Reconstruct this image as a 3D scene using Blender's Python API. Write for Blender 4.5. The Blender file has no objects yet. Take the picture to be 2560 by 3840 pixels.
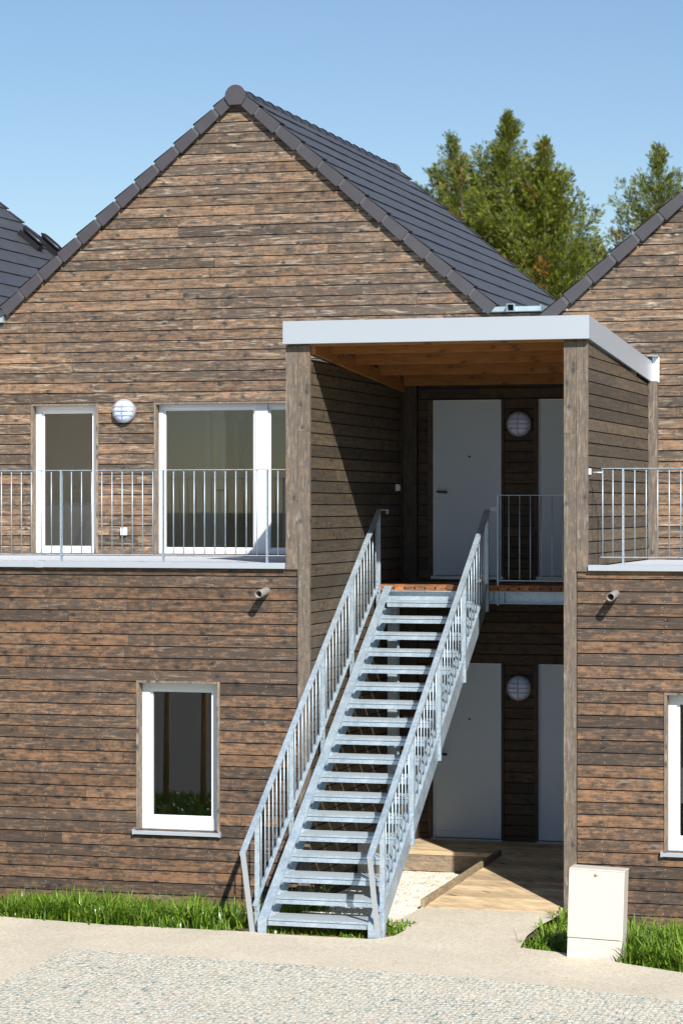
import bpy, bmesh, math, random
from mathutils import Vector, Matrix
R = random.Random(7)
SC = bpy.context.scene
COL = SC.collection

# ------------------------------------------------------------------ materials
def mat(name):
    m = bpy.data.materials.new(name); m.use_nodes = True
    nt = m.node_tree
    return m, nt, nt.nodes['Principled BSDF']
def node(nt, t, **kw):
    n = nt.nodes.new(t)
    for k, v in kw.items():
        if k in n.inputs: n.inputs[k].default_value = v
        else: setattr(n, k, v)
    return n
def L(nt, a, b): nt.links.new(a, b)
def ramp(nt, fac, stops, interp='LINEAR'):
    r = nt.nodes.new('ShaderNodeValToRGB'); r.color_ramp.interpolation = interp
    e = r.color_ramp.elements
    while len(e) < len(stops): e.new(0.5)
    for i, (p, c) in enumerate(stops):
        e[i].position = p; e[i].color = (c[0], c[1], c[2], 1) if hasattr(c, '__len__') else (c, c, c, 1)
    L(nt, fac, r.inputs[0]); return r.outputs[0]
def mixc(nt, fac, a, b, mode='MIX'):
    m = nt.nodes.new('ShaderNodeMix'); m.data_type = 'RGBA'; m.blend_type = mode
    for s, v in ((m.inputs[0], fac), (m.inputs[6], a), (m.inputs[7], b)):
        if hasattr(v, 'links'): L(nt, v, s)
        elif hasattr(v, '__len__'): s.default_value = (v[0], v[1], v[2], 1)
        else: s.default_value = v
    return m.outputs[2]
def math_(nt, op, a, b=None, c=None):
    m = nt.nodes.new('ShaderNodeMath'); m.operation = op
    for i, v in enumerate((a, b, c)):
        if v is None: continue
        if hasattr(v, 'links'): L(nt, v, m.inputs[i])
        else: m.inputs[i].default_value = v
    return m.outputs[0]
def bump(nt, b, h, strength=0.3, dist=0.01):
    n = node(nt, 'ShaderNodeBump', Strength=strength, Distance=dist)
    L(nt, h, n.inputs['Height']); L(nt, n.outputs[0], b.inputs['Normal'])
def simple(name, col, rough=0.5, metal=0.0, noise=0.0, nscale=8.0, bumpk=0.0, bscale=80):
    m, nt, b = mat(name)
    b.inputs['Roughness'].default_value = rough; b.inputs['Metallic'].default_value = metal
    tc = nt.nodes.new('ShaderNodeTexCoord')
    n = node(nt, 'ShaderNodeTexNoise', Scale=nscale, Detail=5.0); L(nt, tc.outputs['Object'], n.inputs[0])
    lo = [max(0, c * (1 - noise)) for c in col]; hi = [min(1, c * (1 + noise)) for c in col]
    L(nt, ramp(nt, n.outputs[0], [(0.3, lo), (0.7, hi)]), b.inputs['Base Color'])
    if bumpk:
        n2 = node(nt, 'ShaderNodeTexNoise', Scale=bscale, Detail=3.0); L(nt, tc.outputs['Object'], n2.inputs[0])
        bump(nt, b, n2.outputs[0], bumpk, 0.004)
    return m

def wood(name, axis, warm, mid, dark, pale, dark_amt=0.5, pale_amt=0.5, rough=0.72, nails=True):
    """weathered stained softwood; axis 'H' boards run in X/Y, 'V' planks run in Z"""
    m, nt, b = mat(name)
    b.inputs['Roughness'].default_value = rough
    tc = nt.nodes.new('ShaderNodeTexCoord'); sep = nt.nodes.new('ShaderNodeSeparateXYZ'); L(nt, tc.outputs['Object'], sep.inputs[0])
    geo = nt.nodes.new('ShaderNodeNewGeometry'); rnd = geo.outputs['Random Per Island']
    h = math_(nt, 'ADD', sep.outputs[0], sep.outputs[1])
    al, ac = (h, sep.outputs[2]) if axis == 'H' else (sep.outputs[2], h)
    off = math_(nt, 'MULTIPLY', rnd, 91.7)
    def vec(sa, sc, k=1.0):
        c = nt.nodes.new('ShaderNodeCombineXYZ')
        L(nt, math_(nt, 'MULTIPLY_ADD', al, sa, off), c.inputs[0]); L(nt, math_(nt, 'MULTIPLY', ac, sc), c.inputs[1])
        L(nt, math_(nt, 'MULTIPLY', rnd, 13.3 * k), c.inputs[2]); return c.outputs[0]
    def noise(v, s, d=4.0, dist=0.0, ro=0.5):
        n = node(nt, 'ShaderNodeTexNoise', Scale=s, Detail=d, Distortion=dist, Roughness=ro); L(nt, v, n.inputs['Vector']); return n.outputs[0]
    blot = noise(vec(5.6, 10.0), 2.1, 6.0, 0.35, 0.72)
    fine = noise(vec(5.0, 75.0), 1.0, 5.0, 0.3, 0.7)
    med = noise(vec(2.2, 34.0, 6), 1.0, 4.0, 0.6, 0.65)
    long_ = noise(vec(0.55, 12.0, 2), 1.0, 3.0, 0.4)
    # knots
    vo = node(nt, 'ShaderNodeTexVoronoi', Scale=1.0, Randomness=1.0); L(nt, vec(5.2, 8.2, 3), vo.inputs['Vector'])
    knot = ramp(nt, vo.outputs['Distance'], [(0.08, 1.0), (0.22, 0.0)])
    halo = ramp(nt, vo.outputs['Distance'], [(0.08, 0.2), (0.16, 1.0), (0.50, 0.0)])
    base = mixc(nt, ramp(nt, long_, [(0.3, 0), (0.7, 1)]), mid, warm)
    # darkness per board plus blotches
    d0 = math_(nt, 'ADD', math_(nt, 'MULTIPLY_ADD', med, 0.45, math_(nt, 'MULTIPLY', blot, 0.72)), math_(nt, 'MULTIPLY_ADD', rnd, 0.13, dark_amt * 0.30 - 0.28))
    dk = ramp(nt, d0, [(0.42, 0), (0.57, 1)])
    c1 = mixc(nt, math_(nt, 'MULTIPLY', dk, 0.86), base, dark)
    c1 = mixc(nt, math_(nt, 'MULTIPLY', halo, math_(nt, 'MULTIPLY', noise(vec(6, 9, 4), 1.0), 0.9)), c1, dark)
    # silvery streaks near knots
    st = noise(vec(2.3, 26.0, 5), 1.0, 5.0, 1.3, 0.65)
    sf = ramp(nt, st, [(0.57 - 0.04 * pale_amt, 0), (0.66 - 0.04 * pale_amt, 1)])
    sf = math_(nt, 'MULTIPLY', sf, ramp(nt, vo.outputs['Distance'], [(0.0, 1.0), (0.55, 0.35), (0.8, 0.1)]))
    c2 = mixc(nt, math_(nt, 'MULTIPLY', sf, 0.75 * pale_amt + 0.2), c1, pale)
    c3 = mixc(nt, math_(nt, 'MULTIPLY', knot, 0.9), c2, [c * 0.45 for c in dark])
    g = ramp(nt, fine, [(0.25, 0.60), (0.75, 1.30)])
    c4 = mixc(nt, 1.0, c3, g, 'MULTIPLY')
    br = math_(nt, 'MULTIPLY_ADD', math_(nt, 'FRACT', math_(nt, 'MULTIPLY', rnd, 7.31)), 0.50, 0.78)
    hh = nt.nodes.new('ShaderNodeCombineColor')
    for i in range(3): L(nt, br, hh.inputs[i])
    c5 = mixc(nt, 1.0, c4, hh.outputs[0], 'MULTIPLY')
    L(nt, c5, b.inputs['Base Color'])
    bump(nt, b, fine, 0.25, 0.004)
    return m

WARM = (0.258, 0.134, 0.066); MID = (0.190, 0.105, 0.056); DARK = (0.044, 0.037, 0.031); PALE = (0.46, 0.36, 0.26)
M = {}
M['wood_low'] = wood('stained_boards', 'H', WARM, MID, DARK, PALE, 0.52, 0.35)
M['wood_gable'] = wood('weathered_boards', 'H', (0.285, 0.166, 0.092), (0.215, 0.132, 0.078), (0.060, 0.051, 0.042), (0.52, 0.43, 0.32), 0.52, 0.9)
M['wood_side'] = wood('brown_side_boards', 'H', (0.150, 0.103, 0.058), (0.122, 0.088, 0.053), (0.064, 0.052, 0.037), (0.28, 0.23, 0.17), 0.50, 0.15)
M['wood_porch_shade'] = wood('porch_shade_boards', 'H', (0.085, 0.050, 0.026), (0.066, 0.042, 0.024), (0.032, 0.025, 0.019), (0.14, 0.11, 0.07), 0.50, 0.1)  # less faded stain, darkened further to deepen the porch shade
M['wood_post'] = wood('weathered_planks', 'V', (0.29, 0.195, 0.120), (0.235, 0.180, 0.130), (0.120, 0.103, 0.086), (0.42, 0.37, 0.30), 0.50, 0.7)
M['wood_trim'] = wood('trim_planks', 'V', (0.12, 0.075, 0.047), (0.095, 0.064, 0.042), (0.042, 0.036, 0.030), (0.25, 0.21, 0.16), 0.55, 0.3)
M['joist'] = wood('joist_timber', 'H', (0.40, 0.175, 0.045), (0.36, 0.15, 0.038), (0.24, 0.095, 0.03), (0.48, 0.25, 0.09), -0.3, 0.1)
M['deck'] = wood('pale_deck_timber', 'H', (0.60, 0.44, 0.26), (0.55, 0.41, 0.245), (0.43, 0.32, 0.19), (0.70, 0.58, 0.40), 0.0, 0.3)
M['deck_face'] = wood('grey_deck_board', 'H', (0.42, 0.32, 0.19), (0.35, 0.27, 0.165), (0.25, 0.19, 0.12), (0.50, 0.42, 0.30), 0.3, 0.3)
M['deck_edge_face'] = wood('weathered_fascia_board', 'H', (0.27, 0.20, 0.13), (0.22, 0.165, 0.11), (0.14, 0.11, 0.08), (0.34, 0.28, 0.2), 0.4, 0.3)  # grey-brown face board of the platform edge
M['landing'] = wood('landing_board', 'H', (0.42, 0.16, 0.05), (0.34, 0.12, 0.04), (0.12, 0.06, 0.03), (0.50, 0.26, 0.12), 0.4, 0.2)
M['back'] = simple('groove_black', (0.012, 0.010, 0.009), 0.9)
M['white'] = simple('white_pvc', (0.83, 0.84, 0.85), 0.35)
M['door'] = simple('door_grey_white', (0.52, 0.60, 0.69), 0.45, 0, 0.02, 2)
M['alu'] = simple('lacquered_aluminium', (0.455, 0.495, 0.54), 0.38, 0.25, 0.02, 1.0)
M['zinc'] = simple('zinc_sheet', (0.42, 0.52, 0.56), 0.4, 0.4, 0.12, 6)
M['concrete'] = simple('foundation_concrete', (0.50, 0.44, 0.34), 0.9, 0, 0.12, 5, 0.3)
M['floor'] = simple('terrace_floor', (0.52, 0.55, 0.60), 0.8, 0, 0.08, 12, 0.2)
M['cream'] = simple('cream_enamel', (0.60, 0.55, 0.48), 0.42, 0, 0.012, 2)
M['brass'] = simple('brass_lock', (0.45, 0.40, 0.12), 0.3, 0.8)
M['plastic'] = simple('grey_plastic', (0.62, 0.63, 0.64), 0.45)
M['pipe'] = simple('pvc_pipe', (0.22, 0.205, 0.19), 0.5, 0, 0.05, 12)
M['nail'] = simple('nail_head', (0.72, 0.70, 0.66), .5, .3)
M['black'] = simple('dark_metal', (0.03, 0.03, 0.035), 0.35, 0.5)
M['steelbtn'] = simple('bolt_steel', (0.45, 0.46, 0.47), 0.35, 0.7)
M['tile'] = simple('slate_tile', (0.062, 0.063, 0.070), 0.5, 0, 0.14, 3.0, 0.15, 60)
M['verge_neck'] = simple('verge_lap', (0.085, 0.082, 0.088), 0.7)
M['verge'] = simple('verge_tile', (0.060, 0.056, 0.064), 0.55, 0, 0.10, 4.0, 0.15, 90)
M['room'] = simple('room_paint', (0.84, 0.76, 0.60), 0.8)
M['room_dark'] = simple('room_shade_tone', (0.20, 0.18, 0.15), 0.8)  # dark look of the unlit rooms is put into this colour
M['room_floor'] = simple('room_floor', (0.62, 0.57, 0.48), 0.6)
M['trunk'] = simple('bark', (0.20, 0.16, 0.12), 0.9, 0, 0.3, 20, 0.4)
M['stake'] = simple('stake_wood', (0.62, 0.46, 0.2), 0.8, 0, 0.15, 8)
M['asphalt'] = simple('asphalt', (0.19, 0.185, 0.18), 0.9, 0, 0.2, 60, 0.3)

def galv():
    m, nt, b = mat('galvanised_steel')
    tc = nt.nodes.new('ShaderNodeTexCoord')
    vo = node(nt, 'ShaderNodeTexVoronoi', Scale=55.0); L(nt, tc.outputs['Object'], vo.inputs['Vector'])
    n = node(nt, 'ShaderNodeTexNoise', Scale=5.0, Detail=6.0, Roughness=0.65); L(nt, tc.outputs['Object'], n.inputs[0])
    sepc = nt.nodes.new('ShaderNodeSeparateColor'); L(nt, vo.outputs['Color'], sepc.inputs[0])
    f = math_(nt, 'ADD', math_(nt, 'MULTIPLY', sepc.outputs[0], 0.20), math_(nt, 'MULTIPLY', n.outputs[0], 0.85))
    L(nt, ramp(nt, f, [(0.30, (0.30, 0.38, 0.45)), (0.52, (0.41, 0.50, 0.57)), (0.78, (0.56, 0.63, 0.68))]), b.inputs['Base Color'])
    L(nt, ramp(nt, f, [(0.3, 0.38), (0.8, 0.56)]), b.inputs['Roughness'])
    b.inputs['Metallic'].default_value = 0.45
    return m
M['galv'] = galv()
def grating():
    m, nt, b = mat('serrated_grating')
    tc = nt.nodes.new('ShaderNodeTexCoord')
    w = node(nt, 'ShaderNodeTexWave', Scale=16.0, Distortion=0.0); w.bands_direction = 'X'; L(nt, tc.outputs['Object'], w.inputs[0])
    w2 = node(nt, 'ShaderNodeTexWave', Scale=14.0); w2.bands_direction = 'Y'; L(nt, tc.outputs['Object'], w2.inputs[0])
    f = math_(nt, 'MULTIPLY', w.outputs['Fac'], w2.outputs['Fac'])
    L(nt, ramp(nt, f, [(0.15, (0.56, 0.60, 0.61)), (0.6, (0.34, 0.41, 0.45))]), b.inputs['Base Color'])
    b.inputs['Roughness'].default_value = 0.5; b.inputs['Metallic'].default_value = 0.3
    bump(nt, b, f, 0.5, 0.01)
    return m
M['grating'] = grating()

def aggregate():
    m, nt, b = mat('exposed_aggregate')
    tc = nt.nodes.new('ShaderNodeTexCoord'); b.inputs['Roughness'].default_value = 0.9
    n = node(nt, 'ShaderNodeTexNoise', Scale=40.0, Detail=4.0, Roughness=0.75); L(nt, tc.outputs['Object'], n.inputs[0])
    n2 = node(nt, 'ShaderNodeTexNoise', Scale=1.1, Detail=5.0, Roughness=0.6); L(nt, tc.outputs['Object'], n2.inputs[0])
    vo = node(nt, 'ShaderNodeTexVoronoi', Scale=70.0); L(nt, tc.outputs['Object'], vo.inputs['Vector'])
    c = ramp(nt, n.outputs[0], [(0.33, (0.42, 0.35, 0.24)), (0.44, (0.56, 0.49, 0.37)), (0.58, (0.65, 0.58, 0.455)), (0.70, (0.72, 0.665, 0.54))])
    c = mixc(nt, ramp(nt, vo.outputs['Distance'], [(0.0, 0.0), (0.75, 0.0), (0.95, 0.35)]), c, (0.30, 0.25, 0.18))
    c = mixc(nt, 1.0, c, ramp(nt, n2.outputs[0], [(0.3, 0.87), (0.7, 1.05)]), 'MULTIPLY')
    L(nt, c, b.inputs['Base Color']); bump(nt, b, n.outputs[0], 0.5, 0.01)
    return m
M['agg'] = aggregate()
def pebbles(name, teal):
    m, nt, b = mat(name)
    tc = nt.nodes.new('ShaderNodeTexCoord'); b.inputs['Roughness'].default_value = 0.9
    vo = node(nt, 'ShaderNodeTexVoronoi', Scale=56.0); L(nt, tc.outputs['Object'], vo.inputs['Vector'])
    sepc = nt.nodes.new('ShaderNodeSeparateColor'); L(nt, vo.outputs['Color'], sepc.inputs[0])
    c = ramp(nt, sepc.outputs[0], [(0.0, (0.44, 0.37, 0.26)), (0.25, (0.61, 0.54, 0.41)), (0.6, (0.74, 0.67, 0.535)), (1.0, (0.85, 0.80, 0.69))])
    gap = ramp(nt, vo.outputs['Distance'], [(0.55, 0.0), (0.85, 0.65)])
    c = mixc(nt, gap, c, (0.28, 0.24, 0.18))
    if teal:
        mp = node(nt, 'ShaderNodeMapping'); mp.inputs['Scale'].default_value = (1.0, 0.62, 1.0); L(nt, tc.outputs['Object'], mp.inputs[0])
        ve = node(nt, 'ShaderNodeTexVoronoi', Scale=19.0, Randomness=0.42, feature='DISTANCE_TO_EDGE'); L(nt, mp.outputs[0], ve.inputs['Vector'])
        edge = ramp(nt, ve.outputs['Distance'], [(0.03, 1.0), (0.12, 0.0)])
        n = node(nt, 'ShaderNodeTexNoise', Scale=1.3, Detail=5.0, Roughness=0.7); L(nt, tc.outputs['Object'], n.inputs[0])
        n3 = node(nt, 'ShaderNodeTexNoise', Scale=13.0, Detail=2.0); L(nt, tc.outputs['Object'], n3.inputs[0])
        mask = math_(nt, 'MULTIPLY', ramp(nt, n.outputs[0], [(0.36, 0.55), (0.62, 1.0)]), ramp(nt, n3.outputs[0], [(0.32, 0.1), (0.56, 1.0)]))
        c = mixc(nt, math_(nt, 'MULTIPLY', edge, mask), c, (0.045, 0.17, 0.20))
    L(nt, c, b.inputs['Base Color']); bump(nt, b, vo.outputs['Distance'], 0.6, 0.012)
    b.inputs['Normal'].links[0].from_node.invert = True
    return m
M['gridgravel'] = pebbles('gravel_in_teal_grid', True)
M['gravel'] = pebbles('white_gravel', False)
def soil():
    m, nt, b = mat('soil_and_turf'); b.inputs['Roughness'].default_value = 0.95
    tc = nt.nodes.new('ShaderNodeTexCoord')
    n = node(nt, 'ShaderNodeTexNoise', Scale=3.0, Detail=6.0, Roughness=0.7); L(nt, tc.outputs['Object'], n.inputs[0])
    L(nt, ramp(nt, n.outputs[0], [(0.35, (0.045, 0.075, 0.014)), (0.55, (0.09, 0.075, 0.03)), (0.75, (0.22, 0.12, 0.06))]), b.inputs['Base Color'])
    return m
M['soil'] = soil()
M['earth'] = simple('red_earth', (0.30, 0.16, 0.085), 0.95, 0, 0.35, 12, 0.5, 60)

def grassmat(name, lo, mid, hi, transl=0.35, rough=0.35):
    m, nt, b = mat(name)
    geo = nt.nodes.new('ShaderNodeNewGeometry')
    c = ramp(nt, geo.outputs['Random Per Island'], [(0.0, lo), (0.5, mid), (1.0, hi)])
    L(nt, c, b.inputs['Base Color']); b.inputs['Roughness'].default_value = rough
    tr = nt.nodes.new('ShaderNodeBsdfTranslucent'); L(nt, c, tr.inputs[0])
    mx = nt.nodes.new('ShaderNodeMixShader'); mx.inputs[0].default_value = transl
    L(nt, b.outputs[0], mx.inputs[1]); L(nt, tr.outputs[0], mx.inputs[2])
    L(nt, mx.outputs[0], nt.nodes['Material Output'].inputs[0])
    return m
M['grass'] = grassmat('grass_blades', (0.06, 0.13, 0.011), (0.14, 0.255, 0.020), (0.30, 0.42, 0.055), 0.34, 0.3)
def folmat():
    m, nt, b = mat('thuja_foliage')
    geo = nt.nodes.new('ShaderNodeNewGeometry')
    tc = nt.nodes.new('ShaderNodeTexCoord')
    n = node(nt, 'ShaderNodeTexNoise', Scale=0.55, Detail=3.0); L(nt, tc.outputs['Object'], n.inputs[0])
    g = ramp(nt, geo.outputs['Random Per Island'], [(0.0, (0.035, 0.060, 0.014)), (0.30, (0.095, 0.140, 0.016)), (0.70, (0.20, 0.235, 0.020)), (1.0, (0.36, 0.36, 0.035))])
    at = node(nt, 'ShaderNodeAttribute'); at.attribute_name = 'brown'
    c = mixc(nt, at.outputs['Fac'], g, (0.36, 0.16, 0.035))
    L(nt, c, b.inputs['Base Color']); b.inputs['Roughness'].default_value = 0.5
    tr = nt.nodes.new('ShaderNodeBsdfTranslucent'); L(nt, c, tr.inputs[0])
    mx = nt.nodes.new('ShaderNodeMixShader'); mx.inputs[0].default_value = 0.35
    L(nt, b.outputs[0], mx.inputs[1]); L(nt, tr.outputs[0], mx.inputs[2])
    L(nt, mx.outputs[0], nt.nodes['Material Output'].inputs[0])
    return m
M['thuja'] = folmat()
def glass():
    m, nt, b = mat('window_glass')
    nt.nodes.remove(b)
    t = nt.nodes.new('ShaderNodeBsdfTransparent'); t.inputs[0].default_value = (0.97, 0.97, 0.95, 1)
    g = nt.nodes.new('ShaderNodeBsdfGlossy'); g.inputs['Roughness'].default_value = 0.01
    f = node(nt, 'ShaderNodeFresnel', IOR=1.5)
    mx = nt.nodes.new('ShaderNodeMixShader')
    L(nt, math_(nt, 'MULTIPLY', f.outputs[0], 1.9), mx.inputs[0]); L(nt, t.outputs[0], mx.inputs[1]); L(nt, g.outputs[0], mx.inputs[2])
    L(nt, mx.outputs[0], nt.nodes['Material Output'].inputs[0])
    return m
M['glass'] = glass()

# ------------------------------------------------------------------ mesh helpers
class MB:
    """collects shapes (world coordinates) into one mesh"""
    def __init__(s): s.bm = bmesh.new(); s.mats = []
    def mi(s, m):
        if m not in s.mats: s.mats.append(m)
        return s.mats.index(m)
    def hexa(s, p, m, smooth=False):
        """8 points: bottom 4 ccw, top 4 ccw"""
        v = [s.bm.verts.new(q) for q in p]; i = s.mi(m)
        for f in ((3, 2, 1, 0), (4, 5, 6, 7), (0, 1, 5, 4), (1, 2, 6, 5), (2, 3, 7, 6), (3, 0, 4, 7)):
            fc = s.bm.faces.new([v[k] for k in f]); fc.material_index = i
        return v
    def box(s, x0, x1, y0, y1, z0, z1, m):
        return s.hexa([(x0, y0, z0), (x1, y0, z0), (x1, y1, z0), (x0, y1, z0), (x0, y0, z1), (x1, y0, z1), (x1, y1, z1), (x0, y1, z1)], m)
    def bar(s, a, b, w, h, m, up=(0, 0, 1)):
        """rectangular bar from a to b; w sideways, h along 'up'"""
        a = Vector(a); b = Vector(b); d = (b - a).normalized(); u = Vector(up)
        sd = d.cross(u).normalized(); u2 = sd.cross(d).normalized()
        s.hexa([p + sd * i * w / 2 + u2 * j * h / 2 for p, i, j in
                ((a, -1, -1), (a, 1, -1), (b, 1, -1), (b, -1, -1), (a, -1, 1), (a, 1, 1), (b, 1, 1), (b, -1, 1))], m)
    def plumb(s, a, b, w, h, m):
        """sloping flat bar whose ends are cut vertically: w across X, h vertical"""
        a = Vector(a); b = Vector(b)
        s.hexa([a + Vector((-w / 2, 0, -h / 2)), a + Vector((w / 2, 0, -h / 2)), b + Vector((w / 2, 0, -h / 2)), b + Vector((-w / 2, 0, -h / 2)),
                a + Vector((-w / 2, 0, h / 2)), a + Vector((w / 2, 0, h / 2)), b + Vector((w / 2, 0, h / 2)), b + Vector((-w / 2, 0, h / 2))], m)
    def tube(s, a, b, r, m, n=8, r2=None, cap=True):
        a = Vector(a); b = Vector(b); d = (b - a).normalized()
        x = d.orthogonal().normalized(); y = d.cross(x); r2 = r if r2 is None else r2; i = s.mi(m)
        A = [s.bm.verts.new(a + (x * math.cos(t) + y * math.sin(t)) * r) for t in [2 * math.pi * k / n for k in range(n)]]
        B = [s.bm.verts.new(b + (x * math.cos(t) + y * math.sin(t)) * r2) for t in [2 * math.pi * k / n for k in range(n)]]
        for k in range(n):
            f = s.bm.faces.new([A[k], A[(k + 1) % n], B[(k + 1) % n], B[k]]); f.smooth = True; f.material_index = i
        if cap:
            f = s.bm.faces.new(A[::-1]); f.material_index = i
            f = s.bm.faces.new(B); f.material_index = i
    def pipe(s, a, b, r, ri, m, n=16):
        a = Vector(a); b = Vector(b); d = (b - a).normalized(); x = d.orthogonal().normalized(); y = d.cross(x); i = s.mi(m)
        ring = lambda c, q: [s.bm.verts.new(c + (x * math.cos(t) + y * math.sin(t)) * q) for t in [2 * math.pi * k / n for k in range(n)]]
        P = [ring(a, r), ring(b, r), ring(b, ri), ring(a, ri)]
        for u in range(3):
            for k in range(n):
                f = s.bm.faces.new([P[u][k], P[u][(k + 1) % n], P[u + 1][(k + 1) % n], P[u + 1][k]]); f.material_index = i; f.smooth = u != 1
    def poly(s, pts, m):
        f = s.bm.faces.new([s.bm.verts.new(p) for p in pts]); f.material_index = s.mi(m); return f
    def build(s, name, parent=None, origin=(0, 0, 0), bevel=0.0, rot=None):
        bmesh.ops.recalc_face_normals(s.bm, faces=s.bm.faces)
        off = Vector(origin)
        me = bpy.data.meshes.new(name)
        for v in s.bm.verts: v.co -= off
        s.bm.to_mesh(me); s.bm.free()
        for m in s.mats: me.materials.append(M[m])
        o = bpy.data.objects.new(name, me); COL.objects.link(o)
        if parent is not None:
            o.parent = parent; o.location = off - PO(parent)
        else: o.location = off
        if bevel:
            b = o.modifiers.new('bevel', 'BEVEL'); b.width = bevel; b.segments = 2; b.limit_method = 'ANGLE'; b.angle_limit = math.radians(40)
        return o
ORI = {}
def PO(o):
    p = Vector((0, 0, 0))
    while o is not None: p += o.location; o = o.parent
    return p
def thing(name, label, cat, loc=(0, 0, 0), group=None):
    o = bpy.data.objects.new(name, None); COL.objects.link(o); o.location = loc
    o.empty_display_size = 0.3; tag(o, label, cat, group); return o
def tag(o, label, cat, group=None, kind=None):
    o['label'] = label; o['category'] = cat
    if group: o['group'] = group
    if kind: o['kind'] = kind
    return o
def struct(o, kind='structure'): o['kind'] = kind; return o

PITCH = 0.123; Z00 = -0.312; GAP = 0.0115
def clad(mb, axis, pos, out, u0f, u1f, z0, z1, m, holes=(), thick=0.02, joints=True, back=True, rng=None, jl=3.4):
    """horizontal board cladding. axis 'X': wall in plane y=pos, boards along X; axis 'Y': wall in plane x=pos.
    out = +-1 outward sign on the other axis; outer face of the boards lies at pos."""
    rng = rng or R
    f0 = u0f if callable(u0f) else (lambda z: u0f)
    f1 = u1f if callable(u1f) else (lambda z: u1f)
    def P(u, d, z):
        w = pos - out * d
        return (u, w, z) if axis == 'X' else (w, u, z)
    def cell(ua0, ub0, za, ub1, ua1, zb, d0, d1, mm):
        mb.hexa([P(ua0, d0, za), P(ub0, d0, za), P(ub0, d1, za), P(ua0, d1, za), P(ua1, d0, zb), P(ub1, d0, zb), P(ub1, d1, zb), P(ua1, d1, zb)], mm)
    n = int(math.floor((z0 - Z00) / PITCH + 1e-6)); nails = out < 0 and axis == 'X' and m != 'wood_porch_shade'
    nu = rng.uniform(0, .6)
    while Z00 + n * PITCH < z1 - 1e-6:
        za = max(z0, Z00 + n * PITCH + GAP / 2); zb = min(z1, Z00 + (n + 1) * PITCH - GAP / 2)
        za_b = max(z0, Z00 + n * PITCH); zb_b = min(z1, Z00 + (n + 1) * PITCH)
        # joint positions of this row
        js = []
        if joints:
            u = f0(za) + rng.uniform(0.6, jl)
            while u < f1(za) - 0.5:
                js.append(u); u += rng.uniform(jl * 0.55, jl * 1.3)
        for (a, b, isb) in ((za, zb, True), (za_b, zb_b, False)):
            if not isb and not back: continue
            if b - a < 0.006: continue
            zs = sorted(set([a, b] + [h[k] for h in holes for k in (2, 3) if a + 0.004 < h[k] < b - 0.004]))
            for c, d in zip(zs[:-1], zs[1:]):
                zm = (c + d) / 2
                segs = [(None, None)]
                iv = [[f0, f1]]
                hs = sorted([h for h in holes if h[2] < zm < h[3]])
                cur = f0; out_iv = []
                for h in hs:
                    out_iv.append((cur, (lambda z, v=h[0]: v))); cur = (lambda z, v=h[1]: v)
                out_iv.append((cur, f1))
                for (fa, fb) in out_iv:
                    if fb(zm) - fa(zm) < 0.004: continue
                    if isb:
                        cuts = [j for j in js if fa(zm) + 0.12 < j < fb(zm) - 0.12]
                        edges = [fa] + [(lambda z, v=j: v) for j in cuts] + [fb]
                        for q in range(len(edges) - 1):
                            ea, eb = edges[q], edges[q + 1]
                            e0 = 0.0012 if q > 0 else 0; e1 = 0.0012 if q < len(edges) - 2 else 0
                            if min(eb(c) - ea(c), eb(d) - ea(d)) < 0:
                                # pointed top row of a gable
                                if eb(c) - ea(c) < 0.01: continue
                                mid = (ea(d) + eb(d)) / 2
                                cell(ea(c), eb(c), c, mid + .002, mid - .002, d, 0, thick, m); continue
                            j = rng.uniform(-0.0015, 0.0015)
                            cell(ea(c) + e0, eb(c) - e1, c, eb(d) - e1, ea(d) + e0, d, j, thick, m)
                    else:
                        if eb_bad(fa, fb, c, d): continue
                        cell(fa(c), fb(c), c, fb(d), fa(d), d, thick + 0.002, thick + 0.05, 'back')
        if nails and zb - za > .1:
            u = math.floor(f0(za) / .61) * .61 + nu
            while u < f1(zb) - .02:
                if u > f0(zb) + .03 and not any(h[0] - .03 < u < h[1] + .03 and h[2] - .02 < (za + zb) / 2 < h[3] + .02 for h in holes):
                    for zz in (za + .022, zb - .022):
                        uu = u + rng.uniform(-.03, .03); q = zz + rng.uniform(-.005, .005)
                        mb.box(uu - .0026, uu + .0026, pos - .0025, pos + .001, q - .0026, q + .0026, 'nail')
                u += .61
        n += 1
def eb_bad(fa, fb, c, d): return fb(d) - fa(d) < 0 or fb(c) - fa(c) < 0

YB = 3.77          # plane of the gables
YF = 0.0           # plane of the ground storeys
AX = [-8.62, -2.04, 4.92]; AZ = 8.70; SL = 0.845; HALF = 3.05; DEP = 7.1

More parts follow.
